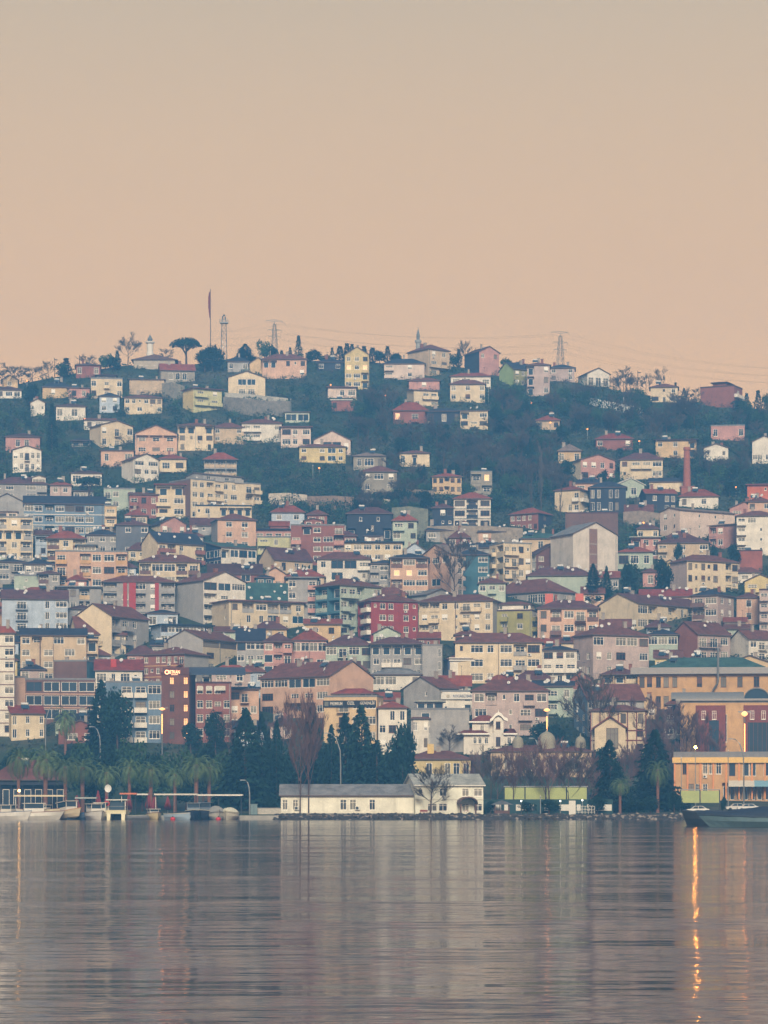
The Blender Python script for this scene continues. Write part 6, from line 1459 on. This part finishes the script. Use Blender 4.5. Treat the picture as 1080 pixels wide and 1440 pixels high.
def hull(label, name, px, row, L, Bm, Hh, rot, rgb, trim, Y, cover=None, cabin=None, deck=(120, 100, 84), z=0.0, tilt=0.0, cat='boat'):
    if L < 10: L *= 1.7; Bm *= 1.55; Hh *= 1.5
    t = thing(name, label, cat, (wx(px, Y), Y, z), R_(rot)); t.rotation_euler[1] = R_(tilt)
    m = MB(); n = 14; rings = []
    for i in range(n+1):
        s = i/n; w = Bm/2*(math.sin(min(1, (s*1.05+.38))*math.pi*.5) if s < .55 else (1-((s-.55)/.45)**2.2))*(1 if s < .55 else 1); w = max(.03, w); sheer = Hh*(1+.38*max(0, s-.35)**1.5); x = L*(s-.5)
        sec = [(-w, sheer), (-w*.96, sheer*.5), (-w*.62, 0.02), (0, -.22 if s < .85 else -.22+.9*(s-.85)*2), (w*.62, .02), (w*.96, sheer*.5), (w, sheer)]
        b = len(m.v); m.v += [(x+(.10*L*(q/Hh)*s**3 if q > 0 else 0), y, q) for y, q in sec]; rings.append(b)
    for a, b in zip(rings, rings[1:]):
        for k in range(6): m.f.append((a+k, b+k, b+k+1, a+k+1)); m.m.append(0)
        m.f.append((a+6, b+6, b, a)); m.m.append(1)
    m.f.append(tuple(range(rings[0], rings[0]+7))); m.m.append(0)
    m.build('hull', [mk('hull_%d_%d_%d' % rgb, rgb, .45, .15, 1.2), mk('deck_%d' % deck[0], deck, .8, .2)], t)
    for sg in (-1, 1):
        r = MB(); pts = [m.v[a+(0 if sg < 0 else 6)] for a in rings]; r.tube(pts, [.06]*len(pts), 4); r.build('gunwale', mk('trim_%d_%d' % trim[:2], trim, .5, .1), t)
    if cover:
        c = MB(); k = 9
        for i in range(n):
            for q in range(k):
                def pt(i_, q_):
                    a = rings[i_]; p0, p1 = Vector(m.v[a]), Vector(m.v[a+6]); u = q_/k; p = p0.lerp(p1, u); return (p.x, p.y*1.05, p.z-.12*(1 if q_ in (0, k) else 0)+cover[1]*math.sin(u*math.pi)**.8*(.35+.65*math.sin(min(1, i_/n*1.1+.1)*math.pi))+.04*math.sin(i_*2.1))
                c.quad(pt(i, q), pt(i+1, q), pt(i+1, q+1), pt(i, q+1))
        c.build('tarpaulin', mk('tarp_%d_%d' % cover[0][:2], cover[0], .7, .2, 1.5), t)
    if cabin:
        x0, x1, h, rgb2 = cabin; c = MB(); w = Bm*.36; zz = Hh+.02
        c.box(x0*L, -w, zz, x1*L, w, zz+h*.45); 
        for cx in (x0*L+.08, x1*L-.08):
            for cy in (-w+.06, w-.06): c.box(cx-.05, cy-.05, zz+h*.45, cx+.05, cy+.05, zz+h)
        cc = c.build('cabin', mk('cabin_%d' % rgb2[0], rgb2, .6, .1), t); q = MB(); q.box(x0*L-.25, -w-.2, zz+h, x1*L+.3, w+.2, zz+h+.1); q.build('cabin_roof', mk('cabin_%d' % rgb2[0], rgb2), t)
        g = MB(); g.box(x0*L+.05, -w+.05, zz+h*.45, x1*L-.05, w-.05, zz+h); g.build('cabin_glass', DGLASS, t)
    return t
W_ = (206, 198, 178); T_ = (110, 70, 54)
hull('upturned pale dinghy leaning under the cream shelter','rowing_boat',38,1142,3.6,1.5,.6,10,(190,182,168),T_,496.0,z=.85,tilt=8)
hull('small cream boat beside the pale upturned dinghy','rowing_boat',66,1143,3.4,1.5,.7,-20,(200,190,162),T_,495.6,cabin=(-.25,.05,.7,(196,190,178)),z=.8)
hull('wooden boat hauled out at the quay end','rowing_boat',10,1138,3.2,1.4,.6,15,(170,140,124),T_,496.4,z=.85)
hull('tilted white and blue cabin boat on the quay edge','motor_boat',97,1143,4.4,1.9,.8,-55,(196,180,150),(190,130,70),493.6,cabin=(-.3,.15,1.7,(196,192,180)),z=.25,tilt=-6)
def catamaran():
    Y = 489.5; t = thing('catamaran', 'cream catamaran boat facing the water with flat canopy and lifebuoy', 'boat', (wx(163, Y), Y, 0)); t.scale = (1.35, 1.2, 1.25); CR = mk('cat_cream', (206, 196, 160), .45, .12)
    for sx in (-1, 1):
        m = MB(); x = sx*.95; m.poly([(x-.28, 0, 1.15), (x-.2, -.25, -.1), (x+.2, -.25, -.1), (x+.28, 0, 1.15)]); secs = [(0, 1.15, .28), (6, 1.0, .32)]
        for (y0, h0, w0), (y1, h1, w1) in zip(secs, secs[1:]):
            m.quad((x-w0, y0, h0), (x-w1, y1, h1), (x-w1*.7, y1, -.1), (x-w0*.7, y0-.25, -.1)); m.quad((x+w0*.7, y0-.25, -.1), (x+w1*.7, y1, -.1), (x+w1, y1, h1), (x+w0, y0, h0))
        m.build('hull', CR, t)
    m = MB(); m.box(-1.3, -.05, .85, 1.3, 6, 1.3); m.box(-1.35, -.1, 1.3, 1.35, .05, 1.38); m.build('deck', CR, t)
    for x in (-1.1, 1.1):
        for y in (1.4, 4.6): p = MB(); p.box(x-.05, y-.05, 1.3, x+.05, y+.05, 2.75); p.build('post', WHITEP, t)
    m = MB(); m.box(-1.4, 1.0, 2.75, 1.4, 5.2, 2.9); m.build('canopy', mk('canopy_white', (196, 194, 184), .7, .1), t)
    m = MB(); m.box(-.9, 1.5, 1.3, .9, 1.6, 2.5); m.build('windscreen', DGLASS, t)
    m = MB(); n = 14
    for i in range(n):
        a, b = 6.283*i/n, 6.283*(i+1)/n; m.tube([(-1.25+.3*math.cos(a), .95, 2.3+.3*math.sin(a)), (-1.25+.3*math.cos(b), .95, 2.3+.3*math.sin(b))], [.09, .09], 5, 0, False)
    m.build('lifebuoy', mk('lifebuoy_red', (176, 52, 44), .6), t)
    m = MB()
    for x in (-1.25, 1.25): m.tube([(x, .1, 1.38), (x, .1, 1.9), (x, 1.4, 1.9)], [.03]*3, 5)
    m.tube([(-1.25, .1, 1.9), (1.25, .1, 1.9)], [.03]*2, 5); m.build('rail', METAL, t)
catamaran()
hull('pale cabin boat moored stern on beside the cream catamaran','motor_boat',146,1140,4.6,1.8,.9,80,(196,190,172),(120,60,50),492.0,cabin=(-.3,.2,1.6,(200,194,180)))
hull('small cream dinghy moored beyond the catamaran','rowing_boat',216,1141,3.2,1.5,.75,-70,(196,180,140),T_,493.2,cabin=(-.2,.1,.7,(190,186,176)))
hull('dark blue boat with cream bow panels by the red buoys','motor_boat',272,1143,4.8,2.0,1.0,-85,(40,50,70),(206,196,160),491.5,cabin=(-.35,.0,1.4,(110,120,130)))
hull('second dark blue boat with pale bow trim beside the covered white boat','motor_boat',288,1143,4.6,1.8,1.0,-95,(44,54,72),(200,192,160),492.2,cabin=(-.35,.0,1.5,(90,100,112)))
hull('white boat under a tall grey canvas cover','motor_boat',304,1143,4.8,2.2,.8,-80,(206,202,190),(90,90,90),492.0,cover=((150,146,138),1.3))
hull('white boat wrapped in a rounded cream cover','motor_boat',322,1144,4.4,2.3,.8,-95,(206,200,182),(120,110,90),492.4,cover=((206,200,176),1.0))
hull('white cabin boat with flat canopy moored before the cream shelter','motor_boat',52,1146,4.6,1.9,.9,12,(208,204,194),(120,60,50),490.5,cabin=(-.3,.15,1.5,(206,202,192)))
hull('white open boat with blue trim moored before the restaurant','motor_boat',14,1146,4.0,1.7,.9,-18,(204,200,192),(60,84,120),490.0,cabin=(-.2,.1,1.2,(200,198,190)))
hull('white cabin boat with tall windscreen between catamaran and dark shelter','motor_boat',133,1146,4.0,1.7,.9,-65,(208,204,196),(120,110,90),489.5,cabin=(-.25,.15,1.4,(204,200,190)))
hull('pale blue open boat moored beside the dark blue boats','rowing_boat',250,1146,3.4,1.5,.7,-40,(150,166,180),(206,200,186),490.0)
hull('half sunk dark workboat at the quay between shelters','rowing_boat',122,1145,4.0,1.6,.6,5,(60,74,92),(80,90,100),493.0,cover=((56,76,104),.4))
hull('small grey open boat tied beside the cream catamaran','rowing_boat',195,1145,3.0,1.3,.5,12,(110,110,112),(150,148,140),492.6)
hull('large grey teal hull under a dark blue tarpaulin at the rocky shore','moored_ship',1072,1160,13,3.8,1.3,176,(84,106,114),(50,62,74),345,cover=((34,46,66),1.3))
hull('dark small boat with high bow in front of the large grey hull','rowing_boat',996,1158,3.6,1.5,1.1,150,(44,50,60),(60,66,74),365,cover=((50,58,72),.4))
def outboard(): pass
def buoy(px, Y):
    t = thing('buoy', 'small red mooring buoy floating in front of the boat shelters', 'buoy', (wx(px, Y), Y, 0), 0, 'red mooring buoys')
    m = MB(); m.lathe([(.02, -.2), (.38, -.05), (.48, .18), (.36, .42), (.1, .52)], 12); m.build('float', mk('buoy_red', (186, 48, 52), .5, .08), t, smooth=True); e = MB(); e.lathe([(.1, .5), (.1, .68), (.01, .7)], 8); e.build('eye', DARKM, t)
buoy(243, 486); buoy(307, 486)
def misc():
    Y = 501; t = thing('dish_antenna', 'round white dish antenna on a pole behind the catamaran', 'antenna', (wx(152, Y), Y, .8)); m = MB(); m.tube([(0, 0, 0), (0, 0, 4.4)], [.06, .05], 6); m.build('pole', METAL, t)
    d = MB(); n = 16; c = Vector((0, -.1, 4.8))
    for r0, y0, r1, y1 in ((0.01, .12, .35, .08), (.35, .08, .62, -.05)):
        for k in range(n):
            a, b = 6.283*k/n, 6.283*(k+1)/n; d.quad(*[(c.x+r*math.cos(q), c.y+y, c.z+r*1.15*math.sin(q)) for r, y, q in ((r0, y0, a), (r1, y1, a), (r1, y1, b), (r0, y0, b))])
    d.build('reflector', DISH, t)
    Y = 500; t = thing('electrical_box', 'grey electrical cabinet beside the quay lamp', 'cabinet', (wx(357, Y), Y, .8)); m = MB(); m.box(-.6, 0, 0, .6, .6, 1.9); m.box(-.7, -.05, 1.9, .7, .65, 2.0); m.build('cabinet', mk('cabinet_grey', (104, 122, 124), .6, .1), t); q = MB(); q.box(-.02, -.02, .1, .02, -.004, 1.8); q.build('door_gap', DARKM, t)
    Y = 502.5; t = thing('garden_wall', 'low white waterfront wall beside the boathouse gable', 'wall', (wx(362, Y), Y, .8)); m = MB(); m.box(0, 0, -.3, wx(395, Y)-wx(362, Y), .25, 1.2); m.build('wall', mk('low_wall', (176, 170, 158), .9, .25), t); m = MB(); m.box(-.05, -.06, 1.2, wx(395, Y)-wx(362, Y)+.05, .31, 1.3); m.build('coping', CONC, t)
    for px, Y in ((596, 499.5), (655, 498.5)):
        t = thing('bicycle' if px > 600 else 'bench', {596: 'red wooden bench under the small bare tree', 655: 'bicycle leaning under the arched porch'}[px], {596: 'bench', 655: 'bicycle'}[px], (wx(px, Y), Y, .84))
        if px == 596:
            R2 = mk('bench_red', (130, 56, 50), .7, .1)
            m = MB(); m.box(-.7, -.2, .42, .7, .2, .48); m.build('seat', R2, t); m = MB(); m.box(-.7, .2, .55, .7, .26, .9); m.build('backrest', R2, t)
            for x in (-.6, .6): m = MB(); m.box(x-.04, -.18, 0, x+.04, .18, .42); m.build('leg', DARKM, t)
        else:
            for x in (-.5, .5):
                m = MB()
                for i in range(14): a, b = 6.283*i/14, 6.283*(i+1)/14; m.tube([(x+.34*math.cos(a), 0, .36+.34*math.sin(a)), (x+.34*math.cos(b), 0, .36+.34*math.sin(b))], [.03, .03], 4, 0, False)
                m.build('wheel', DARKM, t)
            m = MB(); m.tube([(-.5, 0, .36), (-.1, 0, .8), (.4, 0, .85), (.5, 0, .36)], [.03]*4, 5); m.tube([(-.1, 0, .8), (0, 0, .36), (.4, 0, .85)], [.03]*3, 5); m.build('frame', mk('bike_red', (150, 60, 50), .5), t); m = MB(); m.box(-.22, -.06, .86, 0, .06, .92); m.build('saddle', DARKM, t)
misc()
# ------------------------------------------------------------------ haze: one closed box of even air
m = MB(); m.box(-455, -75, -5, 455, 1260, 222); hz = m.build('haze', [])
hm = bpy.data.materials.new('haze_air'); hm.use_nodes = True; ht = hm.node_tree; ht.nodes.clear()
ho = ht.nodes.new('ShaderNodeOutputMaterial'); pv = ht.nodes.new('ShaderNodeVolumePrincipled')
pv.inputs['Color'].default_value = (.13, .45, 1.0, 1); pv.inputs['Density'].default_value = .00056; pv.inputs['Anisotropy'].default_value = 0.0
ht.links.new(pv.outputs[0], ho.inputs['Volume']); hz.data.materials.append(hm); hz['kind'] = 'stuff'; hz['label'] = 'thin bluish evening haze over bay and hillside'; hz['category'] = 'haze'
